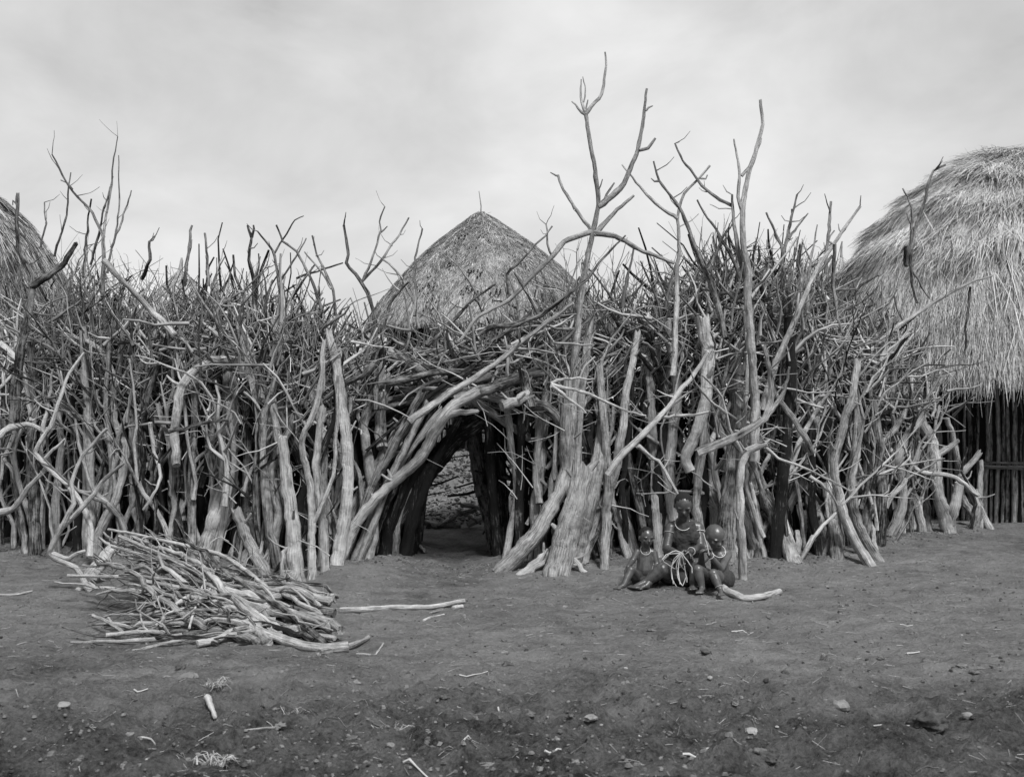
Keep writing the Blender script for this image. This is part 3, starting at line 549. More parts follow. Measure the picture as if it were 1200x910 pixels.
 ('long bowed twig with a forked tip, high at the left', .25, 5, 2.5, 10.2, .0, [(120,345),(122,300),(118,270),(102,242),(79,216),(61,181)], [([(85,222),(78,216),(71,211)],2.5,1.5)]),
 ('tallest thin wand at the left', .35, 4, 1.5, 10.3, .0, [(121,330),(122,298),(124,265),(132,216),(133,193),(138,160)], []),
 ('second tall thin wand close to the tallest one at the left', .35, 3, 1.5, 10.3, .0, [(126,320),(132,285),(141,240),(139,182)], [([(130,290),(140,262),(154,223)],3,2)]),
 ('thin dark twig leaning right near the left roof', .2, 3, 2, 10.3, .0, [(64,300),(72,275),(78,250),(83,202)], []),
 ('dark rod standing between the left roof and the tall wands', .15, 4, 2.5, 10.3, .0, [(98,325),(102,288),(103,262),(107,233)], []),
 ('rod leaning right just before the tall wands', .2, 3.5, 2.5, 10.3, .0, [(106,310),(112,282),(120,250),(129,219)], []),
 ('long pale diagonal pole slanting down right in the left thicket', .68, 7, 8, 10.0, -.2, [(121,305),(150,335),(175,362),(205,394)], []),
 ('small twig fork before the left roof', .2, 2.5, 2, 10.3, .0, [(48,290),(53,262),(52,237)], []),
 ('dark thick twisted stub above the left thicket', .06, 5, 4, 10.2, .0, [(166,327),(173,310),(174,296),(175,283)], []),
 ('dark rod with a rounded tip rising over the far small hut', .15, 5, 3.5, 10.3, .0, [(216,335),(219,316),(222,297),(225,264)], []),
 ('straight grey rod just right of the far small hut', .35, 4, 3, 10.3, .0, [(244,335),(243,310),(240,273)], []),
 ('dark stick topped by a stubby fork like a claw', .06, 7, 4, 10.1, .0, [(300,380),(299,357),(297,330),(291,305),(295,277)], [([(295,278),(293,270),(290,264)],4,3),([(295,278),(297,270),(297,264)],4,3),([(297,330),(305,310),(303,297)],4,2)]),
 ('long dark thorny stick running down through the thicket', .08, 7, 3, 10.0, .0, [(345,428),(335,368),(328,330),(321,294),(302,271)], [([(328,330),(340,310),(359,279)],3,2),([(321,298),(332,280),(344,258),(356,253)],3,1.5)]),
 ('dark arching branch left of the sinuous hook', .12, 5, 3, 10.0, .0, [(384,390),(376,360),(365,330),(348,294),(332,283),(324,264)], []),
 ('grey branch with a dark tip rising left of the sinuous hook', .3, 4, 2.5, 10.0, .0, [(393,370),(390,341),(370,300),(366,276)], [([(388,338),(372,315),(357,295)],3,2)]),
 ('dark stick nearly level, left of the sinuous hook', .12, 3, 2, 10.1, .0, [(348,326),(372,318),(402,308)], []),
 ('dark bent limb slanting in the middle of the left thicket', .12, 6, 4, 9.8, .0, [(268,412),(280,401),(304,385),(318,374),(320,355)], []),
]
def make_traced(rows, name, cat, mkey):
    for (label, tone, w0, w1, Y0, lean, pts, forks) in rows:
        yb = pts[0][1]
        if Y0 is None: Y0 = groundY(yb)
        ys = [p[1] for p in pts] + [p[1] for f in forks for p in f[0]]
        top, bot = min(ys), max(ys)
        zb = float(terrain([(pts[0][0] - HX) / FPX * Y0], [Y0])[0])
        ph = rng.uniform(0, 6.3)
        def cv(p):
            h = (bot - p[1]) / max(bot - top, 60)
            Y = Y0 + lean * h + 0.05 * math.sin(h * 7 + ph)
            if p[1] > 600: Y = min(Y, groundY(min(p[1], yb)) + 0.25) if name == 'fence_post' else Y
            return at(p[0], p[1], Y)
        P = [cv(p) for p in pts]
        if name == 'fence_post' and yb > 610:      # set the foot into the soil
            P[0] = P[0].copy(); d = P[0] - P[1]; d /= np.linalg.norm(d); P[0] = P[0] + d * 0.05
        mb = MB(); k = Y0 / FPX / 2
        thick = w0 > 9
        tube(mb, P, w0 * k, w1 * k * (.75 if name == 'dead_branch' and w1 < 8 else 1), 14 if thick else 8, 0.045 if thick else 0.06, tp=(.5 if 'dead tree, two' in label else 1.0), wob=0.018, knob=0.05 if thick else 0.08, lobes=0.08 if thick else 0.04, tone=tone + random.uniform(-.05, .05))
        for (fp, a, b) in forks:
            Q = [cv(p) for p in fp]
            tube(mb, Q, a * k, b * k * (.75 if name == 'dead_branch' else 1), 8, 0.05, wob=0.012, knob=0.07, lobes=0.03, tone=tone)
        # a few snapped side twigs
        if len(P) > 2:
            C, _ = catmull(P, 0.12)
            for _q in range(random.randint(1, 4)):
                i = random.randrange(len(C) // 3, len(C)); L = random.uniform(0.05, 0.22) if not thick else random.uniform(.04, .1) + w1 * k
                d = Vector((random.gauss(0, 1), random.gauss(0, .5), random.uniform(.1, 1))).normalized()
                tube(mb, [C[i], C[i] + np.array(d) * L * .6 , C[i] + np.array(d) * L + np.array([0, 0, .03])], w1 * k * .45, w1 * k * .2, 8, 0.06, wob=.006, tone=tone)
        loc = tuple(P[0])
        o = mb.build(name, M[mkey], loc=loc)
        tag(o, label, cat, 'posts of the stick palisade' if name == 'fence_post' else 'bare branches of the thicket')
make_traced(T_POST, 'fence_post', 'fence post', 'wood')
make_traced(T_BR, 'dead_branch', 'branch', 'wood')

# ------------------------------------------------------------------ palisade: the rest
TPX = np.array([-150, 0, 60, 100, 200, 300, 380, 440, 500, 560, 640, 700, 800, 900, 960, 1000, 1050, 1100, 1150])
TPY = np.array([340, 340, 325, 320, 335, 330, 350, 372, 368, 368, 362, 335, 312, 310, 325, 350, 385, 440, 530])
def front(x): return float(np.interp(x, FX, FY))
def topz(x, y):
    px = HX + x / y * FPX; return CAMZ - (float(np.interp(px, TPX, TPY)) + 16 - HY) / FPX * y + .5 * (float(vnoise(np.array([x * 2.3 + 40]), np.array([y * .8]), 6)[0]) - .5)
def in_gate(x, y, m=0.0):
    c = -0.60 + (y - 9.5) * 0.02
    l = -1.02; r = -0.16
    return l - m < x < r + m
SECT = [(-99, 110, 'at the far left'), (110, 260, 'behind the brush pile'), (260, 440, 'left of the gateway'), (440, 640, 'about the gateway'), (640, 740, 'right of the gateway'), (740, 860, 'behind the seated people'), (860, 980, 'right of the seated child'), (980, 1400, 'beside the domed hut')]
def sector(x, y):
    px = HX + x / y * FPX
    for a, b, s in SECT:
        if a <= px < b: return s
    return SECT[-1][2] if px > 0 else SECT[0][2]
def post_geom(mb, x, y, h, rad, tone, lean, gateclear=True):
    z0 = gz(x, y) - 0.08
    lx = lean; 
    pts = [(x, y, z0), (x + lx * .35 + random.gauss(0, .06), y + .05, z0 + h * .35), (x + lx * .7 + random.gauss(0, .09), y + .1, z0 + h * .7), (x + lx + random.gauss(0, .06), y + .15, z0 + h)]
    C = tube(mb, pts, rad, rad * random.uniform(.5, .75), 9, 0.09, wob=0.025, knob=0.05, lobes=0.045, tone=tone)
    for _q in range(random.choice([0, 1, 1, 2, 3]) if x < 3.9 else 0):
        i = int(len(C) * random.uniform(.3, .85)); s = random.choice([-1, 1]); L = random.choice([.08, .12, random.uniform(.25, .8)])
        d = np.array([s * random.uniform(.3, .7), random.uniform(-.35, .1), random.uniform(.5, 1)])
        tube(mb, [C[i], C[i] + d * L * .5, C[i] + d * L + [0, 0, .1]], rad * .5, rad * .25, 6, 0.08, wob=0.015, tone=tone)
posts = []
# ordinary front posts between the traced ones, then two deeper rows
for row, (off, gap) in enumerate(((0.10, 0.13), (0.50, 0.14), (0.95, 0.11), (1.35, 0.10))):
    x = -7.6
    while x < 5.3:
        x += gap * random.uniform(.6, 1.4)
        y = front(x) + off + random.uniform(-.12, .12)
        if in_gate(x, y, 0.05): continue
        if x > 4.2 and (row > 0 or random.random() < .4): continue
        posts.append((x, y, row))
vis = [p for p in posts if -40 < HX + p[0] / p[1] * FPX < 1180]
hidden_rows = MB(); n_ind = 0; BUDGET = 300 - len(T_POST)
for (x, y, row) in sorted(posts, key=lambda p: p[2]):
    rad = random.choice([.022, .028, .035, .042, .05, .06]) * (1 if row else 1.05)
    hcap = topz(x, y) - 0.25
    h = min(random.uniform(1.3, 2.5), max(hcap + .1, .8)); tone = (random.choice([random.uniform(-.35, .1), random.uniform(.3, .75)]) if row == 0 else random.uniform(-.45, 0) if row == 1 else random.uniform(-.8, -.3))  # inner rows get darker colour with depth, painting shade into the gaps
    lean = random.gauss(0, .18)
    if in_gate(x + lean, y, 0.12) or in_gate(x + lean * .5, y, .06): lean = abs(lean) * (1 if x > -.6 else -1)
    px = HX + x / y * FPX
    if n_ind < BUDGET and -20 < px < 1190:
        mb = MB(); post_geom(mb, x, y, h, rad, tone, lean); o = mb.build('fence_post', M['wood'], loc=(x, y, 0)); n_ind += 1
        s = sector(x, y)
        depth = ('slender weathered post just behind the front row ' if row == 0 else 'weathered post in the dim second row ' if row == 1 else 'weathered post in the dark inner rows ')
        tag(o, depth + s, 'fence post', depth + s)
    else:
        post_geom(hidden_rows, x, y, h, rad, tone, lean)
tag(hidden_rows.build('inner_posts', M['wood']), 'crowded dark poles deep inside the palisade', 'fence posts', kind='stuff')

# forked crooked branches, each an object of its own
def branch_geom(mb, p, d, L, rad, tone, lvl=0, sides=6, curl=0.25):
    n = max(3, int(L / .15)); P = [np.array(p, float)]; d = np.array(d, float); d /= np.linalg.norm(d)
    for i in range(n):
        d = d + rng.normal(0, curl, 3) * np.array([1, .6, 1]) + np.array([0, 0, 0.04]); d /= np.linalg.norm(d); P.append(P[-1] + d * L / n)
    C = tube(mb, P, rad, rad * .28, sides, 0.07, wob=0.01, knob=0.08, tone=tone)
    if lvl < 2:
        for k in range(random.randint(1, 3) if lvl == 0 else random.randint(0, 2)):
            i = int(len(C) * random.uniform(.3, .9)); t = C[min(i + 1, len(C) - 1)] - C[i - 1]; t /= np.linalg.norm(t) + 1e-9
            s = rng.normal(0, 1, 3); s -= t * s.dot(t); s /= np.linalg.norm(s); dd = t + s * random.uniform(.5, 1.1)
            branch_geom(mb, C[i], dd, L * random.uniform(.25, .5), rad * .58, tone, lvl + 1, 5, curl)
nb = 0; BB = 298 - len(T_BR)
k = 0
while k < BB:
    k += 1
    x = random.uniform(-5.4, 4.35)
    if in_gate(x, 10) and random.random() < .3: continue
    y = front(x) + random.uniform(-.10, .9); zt = topz(x, y)
    hi = random.random() < .42
    if in_gate(x, y, .2): z0 = random.uniform(1.55, 1.9); d = (random.choice([-1, 1]) * random.uniform(.5, 1), random.uniform(-.2, .2), random.uniform(.1, .6)); L = random.uniform(.6, 1.1)
    elif hi: z0 = max(zt - random.uniform(.5, 1.0), .4); d = (random.gauss(0, .38), random.gauss(0, .2), 1); L = random.uniform(.6, 1.25)
    else: y = front(x) + random.uniform(-.08, .35); z0 = random.choice([-.03, random.uniform(.1, .9)]); d = (random.gauss(0, .28), random.gauss(.05, .08), 1); L = random.uniform(1.1, 2.0)
    if x > 3.7: L *= .55
    if in_gate(x + d[0] * L * .6, y, .05) and z0 < 1.5: d = (abs(d[0]) * (1 if x > -.6 else -1), d[1], d[2])
    rad = random.choice([.010, .014, .018, .022]) * .75 if hi or in_gate(x, y, .2) else random.choice([.016, .021, .027, .034])
    tone = random.uniform(-.2, .35) if random.random() < (.5 if hi else .35) else random.uniform(.4, .95)
    for _try in range(12):
        mb = MB(); branch_geom(mb, (x, y, z0), d, L, rad, tone, curl=.20)
        V_ = np.concatenate(mb.v); q = V_[:, 0] / V_[:, 1] * FPX + HX
        if not np.any((q > 466) & (q < 590) & (V_[:, 2] < 1.30)) and q.max() < 1125: break
        d = (d[0] + (.12 if x > -.6 and q.max() < 1125 else -.12), d[1], d[2]); L *= .93
    else: continue
    shade = 'dark' if tone < .4 else 'pale'
    s = sector(x, y); lab = f'{shade} forked stick woven into the {"upper thicket" if hi else "lower palisade"} {s}'
    tag(mb.build('dead_branch', M['wood'], loc=(x, y, z0)), lab, 'branch', lab)

# brushwood too fine to count
bw = MB()
def stick(mb, p, d, L, rad, tone, sides=4):
    d = np.array(d, float); d /= np.linalg.norm(d); n = 4; P = [np.array(p, float)]
    for i in range(n): d = d + rng.normal(0, .16, 3); d /= np.linalg.norm(d); P.append(P[-1] + d * L / n)
    tube(mb, P, rad, rad * .45, sides, 1, knob=.06, tone=tone, pts_are_final=True); return P
for k in range(6600):
    x = random.uniform(-7.4, 4.9); y = front(x) + random.uniform(0.0, 1.5); zt = topz(x, y)
    g = in_gate(x, y, .15)
    lo = 1.62 if g else 1.25
    z = zt - abs(random.gauss(0, .55)) - .15 if random.random() < .6 else random.uniform(lo, max(zt, lo + .1))
    if z < lo: continue
    if g: d = (random.gauss(0, 1), random.gauss(0, .4), random.gauss(.1, .4))
    else: d = (random.gauss(0, .55), random.gauss(0, .3), random.uniform(-.1, 1.2))
    L = random.uniform(.2, .7); 
    if z + L > zt + .2 and random.random() < .5: continue
    deep = y - front(x) > .7
    t = random.choice([random.uniform(.0, .5), random.uniform(.3, 1.15)]) if not deep else random.uniform(-.3, .4)  # deep twigs coloured darker, shade painted into the tangle
    P = stick(bw, (x, y, z), d, L, random.choice([.004, .005, .007, .010, .014, .018]), t)
    if random.random() < .4: stick(bw, P[2], (P[3] - P[1]) + rng.normal(0, .15, 3), L * .4, .004, t, 3)
# fine twigs that stand up against the sky
for k in range(850):
    x = random.uniform(-7.0, 4.0); y = front(x) + random.uniform(.1, 1.2); zt = topz(x, y)
    clump = .5 + .9 * vnoise(np.array([x * 2.6]), np.array([3.0]), 3)[0]
    L = random.uniform(.25, .7) * clump
    px = HX + x / y * FPX
    if 440 < px < 620: L *= .5
    if px > 1000: L *= .5
    t = random.uniform(.0, .45)
    P = stick(bw, (x, y, zt - .2), (random.gauss(0, .3), random.gauss(0, .2), 1), L, random.choice([.003, .004, .005, .007]), t, 4)
    for q in range(random.randint(0, 3)):
        i = random.choice([1, 2, 3]); stick(bw, P[i], (P[i] - P[i - 1]) / np.linalg.norm(P[i] - P[i - 1]) + rng.normal(0, .55, 3), L * random.uniform(.2, .5), .003, t, 3)
# thin light twigs over the face of the fence
for k in range(420):
    x = random.uniform(-6.5, 4.6); y = front(x) + random.uniform(-.05, .35)
    if in_gate(x, y, .1): continue
    z = random.uniform(.5, 1.7); stick(bw, (x, y, z), (random.gauss(0, .8), random.gauss(0, .2), random.uniform(-.4, 1)), random.uniform(.15, .55), random.choice([.003, .004, .006, .008]), random.uniform(.4, .95))
for k in range(1900):  # rear brush added in dark colour so gaps read as shade
    x = random.uniform(-7.4, 4.2); y = front(x) + random.uniform(1.5, 2.1)
    if in_gate(x, y, .15) : continue
    z = random.uniform(.3, topz(x, y) - .35)
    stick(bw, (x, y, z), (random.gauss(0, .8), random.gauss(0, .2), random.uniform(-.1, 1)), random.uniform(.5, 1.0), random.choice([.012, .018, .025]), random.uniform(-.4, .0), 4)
tag(bw.build('brushwood', M['twig']), 'tangle of fine dry brushwood heaped along the top of the palisade', 'brushwood', kind='stuff')

# logs lying across the gateway top and the jamb posts coloured dark for its shade
def log(label, P, r0, r1, tone, name='log', cat='log', group=None, sides=12):
    mb = MB(); tube(mb, P, r0, r1, sides, .06, wob=.012, knob=.05, lobes=.05, tone=tone)
    return tag(mb.build(name, M['wood'], loc=tuple(np.array(P[0], float))), label, cat, group)
for k in range(30):
    y = 9.95 + .06 * k + random.uniform(-.05, .05); z = 1.48 + random.uniform(.0, .30); tl = random.gauss(0, .9); fl = random.choice([-1, 1]); xa = random.uniform(-1.45, -1.0); xb = random.uniform(-.1, .5)
    log('log laid across the roof of the gateway passage', [(xa, y, z - .12 - tl * .3), ((xa + xb) / 2, y + random.uniform(-.1, .1), z + random.uniform(-.03, .08)), (xb, y + random.gauss(0, .15), z + .02 + tl * .3)][::fl], random.uniform(.022, .048), random.uniform(.014, .03), random.uniform(-.3, .6), name='lintel_log', group='logs over the gateway passage', sides=9)
for k in range(9):
    for sx in (-1, 1):
        y = 10.45 + .15 * k; x = (-1.0 - random.uniform(0, .06)) if sx < 0 else (-.18 + .012 * k + random.uniform(0, .06))
        top = x + (.28 if sx < 0 else -.10)
        s = 'left' if sx < 0 else 'right'
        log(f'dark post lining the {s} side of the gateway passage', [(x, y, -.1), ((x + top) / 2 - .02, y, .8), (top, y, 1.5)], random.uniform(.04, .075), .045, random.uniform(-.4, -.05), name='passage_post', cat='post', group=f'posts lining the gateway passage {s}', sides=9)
for k in range(9):
    y0 = 9.75 + .08 * k; xs_ = -1.55 + .05 * k + random.uniform(-.12, .12); xe = -.75 + random.uniform(-.12, .12) + .02 * k
    log('slanting log stacked in the left shoulder of the gateway', [(xs_, y0, gz(xs_, y0) - .05), ((xs_ + xe) / 2 - .03, y0 + .05, .78 + random.uniform(-.06, .06)), (xe, y0 + .1, 1.40 + random.uniform(-.04, .14))], random.uniform(.03, .055), random.uniform(.025, .04), random.uniform(-.3, .55) if k < 4 else -.3, name='slanting_log', group='slanting logs in the left shoulder of the gateway', sides=9)  # rearmost logs share one dark tone, painted shade of the gateway interior
inner = [('blackened log lying beyond the gateway, longest of the heap', (512,620),(558,596),7,.15), ('thin pale stick on the heap beyond the gateway', (519,612),(545,606),4,.6), ('grey log end at the right of the heap beyond the gateway', (548,622),(578,604),8,.3),
  ('lowest dark log of the heap beyond the gateway', (500,624),(540,618),8,.2), ('small stick leaning on the heap beyond the gateway', (535,598),(560,612),4,.45), ('log lying alone on the left beyond the gateway', (472,618),(512,620),9,.35), ('short stick on the gateway floor', (475,632),(498,646),6,.4), ('knotted branch at the back of the heap beyond the gateway', (540,592),(575,600),6,.3)]
for lab, a, b, w, t in inner:
    Y = 12.2; A = at(a[0], a[1], Y); B = at(b[0], b[1], Y)
    if 'floor' in lab: Y = 11.2; A = at(*a, 11.4); B = at(*b, 10.9)
    for q in (A, B): q[2] = max(q[2], gz(q[0], q[1]) + w / FPX * Y / 2)
    log(lab, [A, (A + B) / 2 + [0, 0.05, .01], B], w / FPX * Y / 2, w / FPX * Y / 2.6, t, name='fallen_log', group='wood lying beyond the gateway', sides=8)

# ------------------------------------------------------------------ brush pile in front of the fence
def pileY(py): return 6.55 + (760 - py) * 0.0139
T_PILE = [
 ('thick curved limb arching over the right end of the brush pile', .68, 9, 10, [(257,715),(300,702),(352,695),(387,704)]),
 ('heavy butt end lowest at the right of the brush pile', .6, 12, 9, [(408,757),(380,759),(356,755),(317,743),(278,726)]),
 ('stout limb bending down at the right end of the brush pile', .6, 11, 8, [(400,738),(388,728),(369,721),(326,717)]),
 ('long stick spanning the pile from its leftmost tip', .62, 4, 7, [(79,674),(148,676),(235,693),(317,713)]),
 ('topmost long stick of the pile, bowed over its crest', .6, 4, 7, [(127,620),(192,633),(257,648),(290,668),(322,697)]),
 ('pale level stick lowest at the left of the pile', .72, 3, 6, [(83,752),(140,751),(183,749),(213,744)]),
 ('short pale level stick above the lowest one', .75, 5, 5, [(124,744),(160,740),(195,741)]),
 ('thin dark-tipped stick under the front of the pile', .5, 3, 5, [(155,762),(190,755),(226,747),(300,739)]),
 ('short stick poking out left at the front of the pile', .6, 4, 4, [(109,721),(128,731),(144,741)]),
 ('pale crooked forked twig on the face of the pile', .95, 4, 2, [(189,732),(192,720),(215,712),(231,700),(240,680),(257,662)]),
 ('second pale crooked twig on the face of the pile', .92, 3, 2, [(222,735),(230,712),(246,690),(252,668)]),
 ('smooth thick stick at the front centre of the pile', .6, 8, 5, [(231,754),(255,748),(274,738),(318,728)]),
 ('stick crossing the pile from top left to the butt ends', .55, 5, 7, [(140,628),(200,655),(270,690),(345,722)]),
 ('bent stick just under the crest of the pile', .5, 4, 6, [(131,640),(175,652),(230,678),(300,700)]),
 ('pale smooth stick in the middle of the pile with a bent tip', .75, 6, 6, [(203,712),(222,700),(240,703),(290,716)]),
]
for lab, tone, a, b, pts in T_PILE:
    mb = MB(); P = []
    for p in pts:
        Y = pileY(p[1]) - .05; P.append(at(p[0], p[1], Y))
    k = 7.2 / FPX / 2; tube(mb, P, a * k, b * k, 9, .05, wob=.008, knob=.06, lobes=.03, tone=tone)
    if 'crooked' in lab:
        for q in range(4):
            c = P[random.randrange(1, len(P))]; tube(mb, [c, c + np.array([random.uniform(-.08, .08), -.01, random.uniform(.02, .1)]), c + np.array([random.uniform(-.13, .13), -.02, random.uniform(.06, .16)])], .004, .002, 5, .05, tone=tone)
    tag(mb.build('firewood_stick', M['wood'], loc=tuple(P[0])), lab, 'stick', 'sticks of the brush pile')
for k in range(92):
    # butts gather at the right front, tips spread at the left rear
    u = random.random(); b = at(random.uniform(285, 408), random.uniform(700, 752), 1.0); 
    pxb, pyb = random.uniform(280, 405), random.uniform(698, 756)
    pyt = random.uniform(622, 748); pxt = random.uniform(95, 190) if pyt < 690 else random.uniform(110, 240)
    if pyt < 640: pxt += 25
    sink = random.uniform(.0, .30)
    def pp(px, py, s):
        Y = pileY(py) + s; v = at(px, py, Y); g = gz(v[0], v[1]); v[2] = max(v[2] , g + .015); return v
    A = pp(pxb, pyb, sink * .4); B = pp(pxt, pyt, sink)
    mid = (A + B) / 2 + np.array([random.gauss(0, .06), random.gauss(0, .05), random.uniform(-.02, .07)])
    r0 = random.choice([.007, .010, .014, .018, .024, .032]) ; tone = random.uniform(-.1, .7)
    mb = MB(); C = tube(mb, [A, A * .7 + mid * .3 + rng.normal(0, .03, 3), mid, mid * .3 + B * .7 + rng.normal(0, .04, 3), B], r0, r0 * .35, 7, .07, wob=.05, knob=.07, tone=tone)
    for q in range(random.randint(0, 3)):
        i = int(len(C) * random.uniform(.4, .95)); d = C[min(i + 1, len(C) - 1)] - C[i - 1]; d /= np.linalg.norm(d); L = random.uniform(.1, .4); dd = d + rng.normal(0, .4, 3)
        E = C[i] + dd * L; E[2] = max(E[2], gz(E[0], E[1]) + .01); tube(mb, [C[i], (C[i] + E) / 2 + [0, 0, .01], E], r0 * .4, r0 * .2, 5, .08, wob=.01, tone=tone)
    lab = 'pale dry stick lying in the body of the brush pile' if tone > .45 else 'dull grey stick lying in the body of the brush pile'
    tag(mb.build('firewood_stick', M['wood'], loc=tuple(A)), lab, 'stick', lab + 's')

for k in range(34):
    px, py = random.uniform(130, 390), random.uniform(640, 745); px = max(px, 110 + (700 - py) * .3); Y = pileY(py) - random.uniform(0, .05); p = at(px, py, Y); p[2] = max(p[2], gz(p[0], Y) + .03)
    d = np.array([random.uniform(-1, 1), random.uniform(-.3, .3), random.uniform(-.3, .45)]); L = random.uniform(.15, .45); P = [p]
    for q in range(5): d = d + rng.normal(0, .45, 3) * [1, .4, .8]; d /= np.linalg.norm(d); e_ = P[-1] + d * L / 5; e_[2] = max(e_[2], gz(e_[0], e_[1]) + .02); P.append(e_)
    mb = MB(); r_ = random.uniform(.003, .009); tone = random.uniform(.2, 1.0); C = tube(mb, P, r_, r_ * .4, 8, .05, wob=.008, tone=tone)
    for q in range(2): i = random.randrange(1, len(C) - 1); tube(mb, [C[i], C[i] + rng.normal(0, .04, 3) + [0, -.01, .03]], r_ * .5, r_ * .3, 5, .05, tone=tone)
    tag(mb.build('twig', M['wood'], loc=tuple(p)), 'crooked thin twig caught on the face of the brush pile', 'twig', 'thin twigs on the face of the brush pile')
def ground_stick(lab, pts, w0, w1, tone, name='fallen_stick', cat='stick', group=None, raise_=0.0):
    P = []
    for px, py in pts:
        Y = groundY(py); P.append(np.array([(px - HX) / FPX * Y, Y, 0.0]))
    k = P[0][1] / FPX / 2
    for q in P: q[2] = gz(q[0], q[1]) + w0 * k * .8 + raise_
    mb = MB(); tube(mb, P, w0 * k, w1 * k, 9, .05, wob=.004, knob=.05, lobes=.03, tone=tone)
    return tag(mb.build(name, M['wood'], loc=tuple(P[0])), lab, cat, group)
ground_stick('long pale stick lying right of the brush pile', [(398,717),(430,716),(465,712),(505,711),(544,706)], 7, 5.5, .75)
ground_stick('short pale stick right of the long lying stick', [(496,727),(508,722),(520,718)], 3, 3, .8)
ground_stick('short white chunk of wood at the tip of the long lying stick', [(531,713),(542,711)], 5, 5, .95)
ground_stick('thin broken stick parallel to the long lying stick', [(504,717),(519,712)], 2.5, 2, .7)
ground_stick('dark rotten stick end at the right foot of the brush pile', [(374,767),(412,758),(432,752)], 9, 6, .35)
ground_stick('forked white twig by the right foot of the brush pile', [(418,762),(440,765),(449,755)], 2.5, 2, .85)
ground_stick('smooth pale log lying beside the seated child', [(846,692),(858,697),(872,701),(890,701),(914,697)], 10, 7, .8, name='fallen_log', cat='log')
ground_stick('thin stick lying at the left edge', [(-4,699),(20,698),(38,696)], 3, 2, .7)
ground_stick('long bent stick lying in the near foreground left', [(262,872),(285,866),(322,860)], 3.5, 2.5, .6)

# ------------------------------------------------------------------ people
def capsule(bm, a, ra, b, rb, seg=14):
    a = Vector(a); b = Vector(b); d = b - a; L = d.length
    if L < 1e-6: d = Vector((0, 0, 1)); L = 1e-6
    q = d.to_track_quat('Z', 'Y'); rings = []
    for k in range(0, 5):
        t = math.pi / 2 * (1 - k / 4.0); rings.append((-math.sin(t) * ra, math.cos(t) * ra))
    for k in range(0, 5):
        t = math.pi / 2 * k / 4.0; rings.append((L + math.sin(t) * rb, math.cos(t) * rb))
    vs = []
    for z, r in rings:
        vs.append([bm.verts.new(a + q @ Vector((max(r, 1e-4) * math.cos(j / seg * 2 * math.pi), max(r, 1e-4) * math.sin(j / seg * 2 * math.pi), z))) for j in range(seg)])
    for i in range(len(vs) - 1):
        for j in range(seg): bm.faces.new((vs[i][j], vs[i][(j + 1) % seg], vs[i + 1][(j + 1) % seg], vs[i + 1][j]))
    bm.faces.new(vs[0][::-1]); bm.faces.new(vs[-1])
def ellip(bm, c, r, rot=None):
    geo = bmesh.ops.create_uvsphere(bm, u_segments=18, v_segments=12, radius=1)
    for v in geo['verts']:
        p = Vector((v.co.x * r[0], v.co.y * r[1], v.co.z * r[2]))
        if rot is not None: p = rot @ p
        v.co = p + Vector(c)
def remeshed(name, bm, m, parent, voxel=0.006, smooth=6, tone=0.5, folds=0.0):
    me = bpy.data.meshes.new(name); bm.to_mesh(me); bm.free()
    o = bpy.data.objects.new(name, me); col.objects.link(o)
    r = o.modifiers.new('r', 'REMESH'); r.mode = 'VOXEL'; r.voxel_size = voxel; r.use_smooth_shade = True
    s = o.modifiers.new('s', 'SMOOTH'); s.factor = 0.5; s.iterations = smooth
    dg = bpy.context.evaluated_depsgraph_get(); me2 = bpy.data.meshes.new_from_object(o.evaluated_get(dg))
    o.modifiers.clear(); o.data = me2; me2.name = name; bpy.data.meshes.remove(me)
    if folds:
        nv = [v.normal.copy() for v in me2.vertices]; pv = [v.co.copy() for v in me2.vertices]
        for v, n_, p_ in zip(me2.vertices, nv, pv):
            v.co = p_ + n_ * folds * (mnoise.noise(Vector((p_.x * 28, p_.y * 28, p_.z * 9))) + .5 * mnoise.noise(p_ * 60))
    me2.materials.clear(); me2.materials.append(m)
    a = me2.attributes.new('tone', 'FLOAT', 'POINT'); a.data.foreach_set('value', np.full(len(me2.vertices), tone, np.float32))
    for p in me2.polygons: p.use_smooth = True
    o.parent = parent
    return o
def W(px, py, Y, origin): 
    v = at(px, py, Y); return Vector(v) - Vector(origin)
from mathutils import Matrix, Euler
def head(bm, c, r, pitch, yaw, roll=0):
    """c centre of the head, r half width; face looks to -Y before rotation"""
    rot = Euler((pitch, roll, yaw), 'XYZ').to_matrix(); c = Vector(c)
    E = lambda o, s: ellip(bm, c + rot @ (Vector(o) * r), tuple(x * r for x in s), rot)
    E((0, .12, .12), (1.0, 1.18, 1.12)); E((0, -.32, -.45), (.74, .78, .78)); E((0, -.62, -.98), (.36, .3, .26))
    E((0, -1.12, -.36), (.16, .24, .22)); E((0, -1.0, -.12), (.09, .14, .3)); E((0, -.98, -.68), (.34, .16, .09)); E((0, -.96, -.80), (.30, .15, .09))
    E((.40, -.93, .12), (.34, .14, .09)); E((-.40, -.93, .12), (.34, .14, .09)); E((.52, -.72, -.35), (.26, .24, .22)); E((-.52, -.72, -.35), (.26, .24, .22))
    E((1.0, .05, -.18), (.10, .22, .32)); E((-1.0, .05, -.18), (.10, .22, .32))
    E((.38, -.92, -.06), (.16, .08, .08)); E((-.38, -.92, -.06), (.16, .08, .08))
    return rot
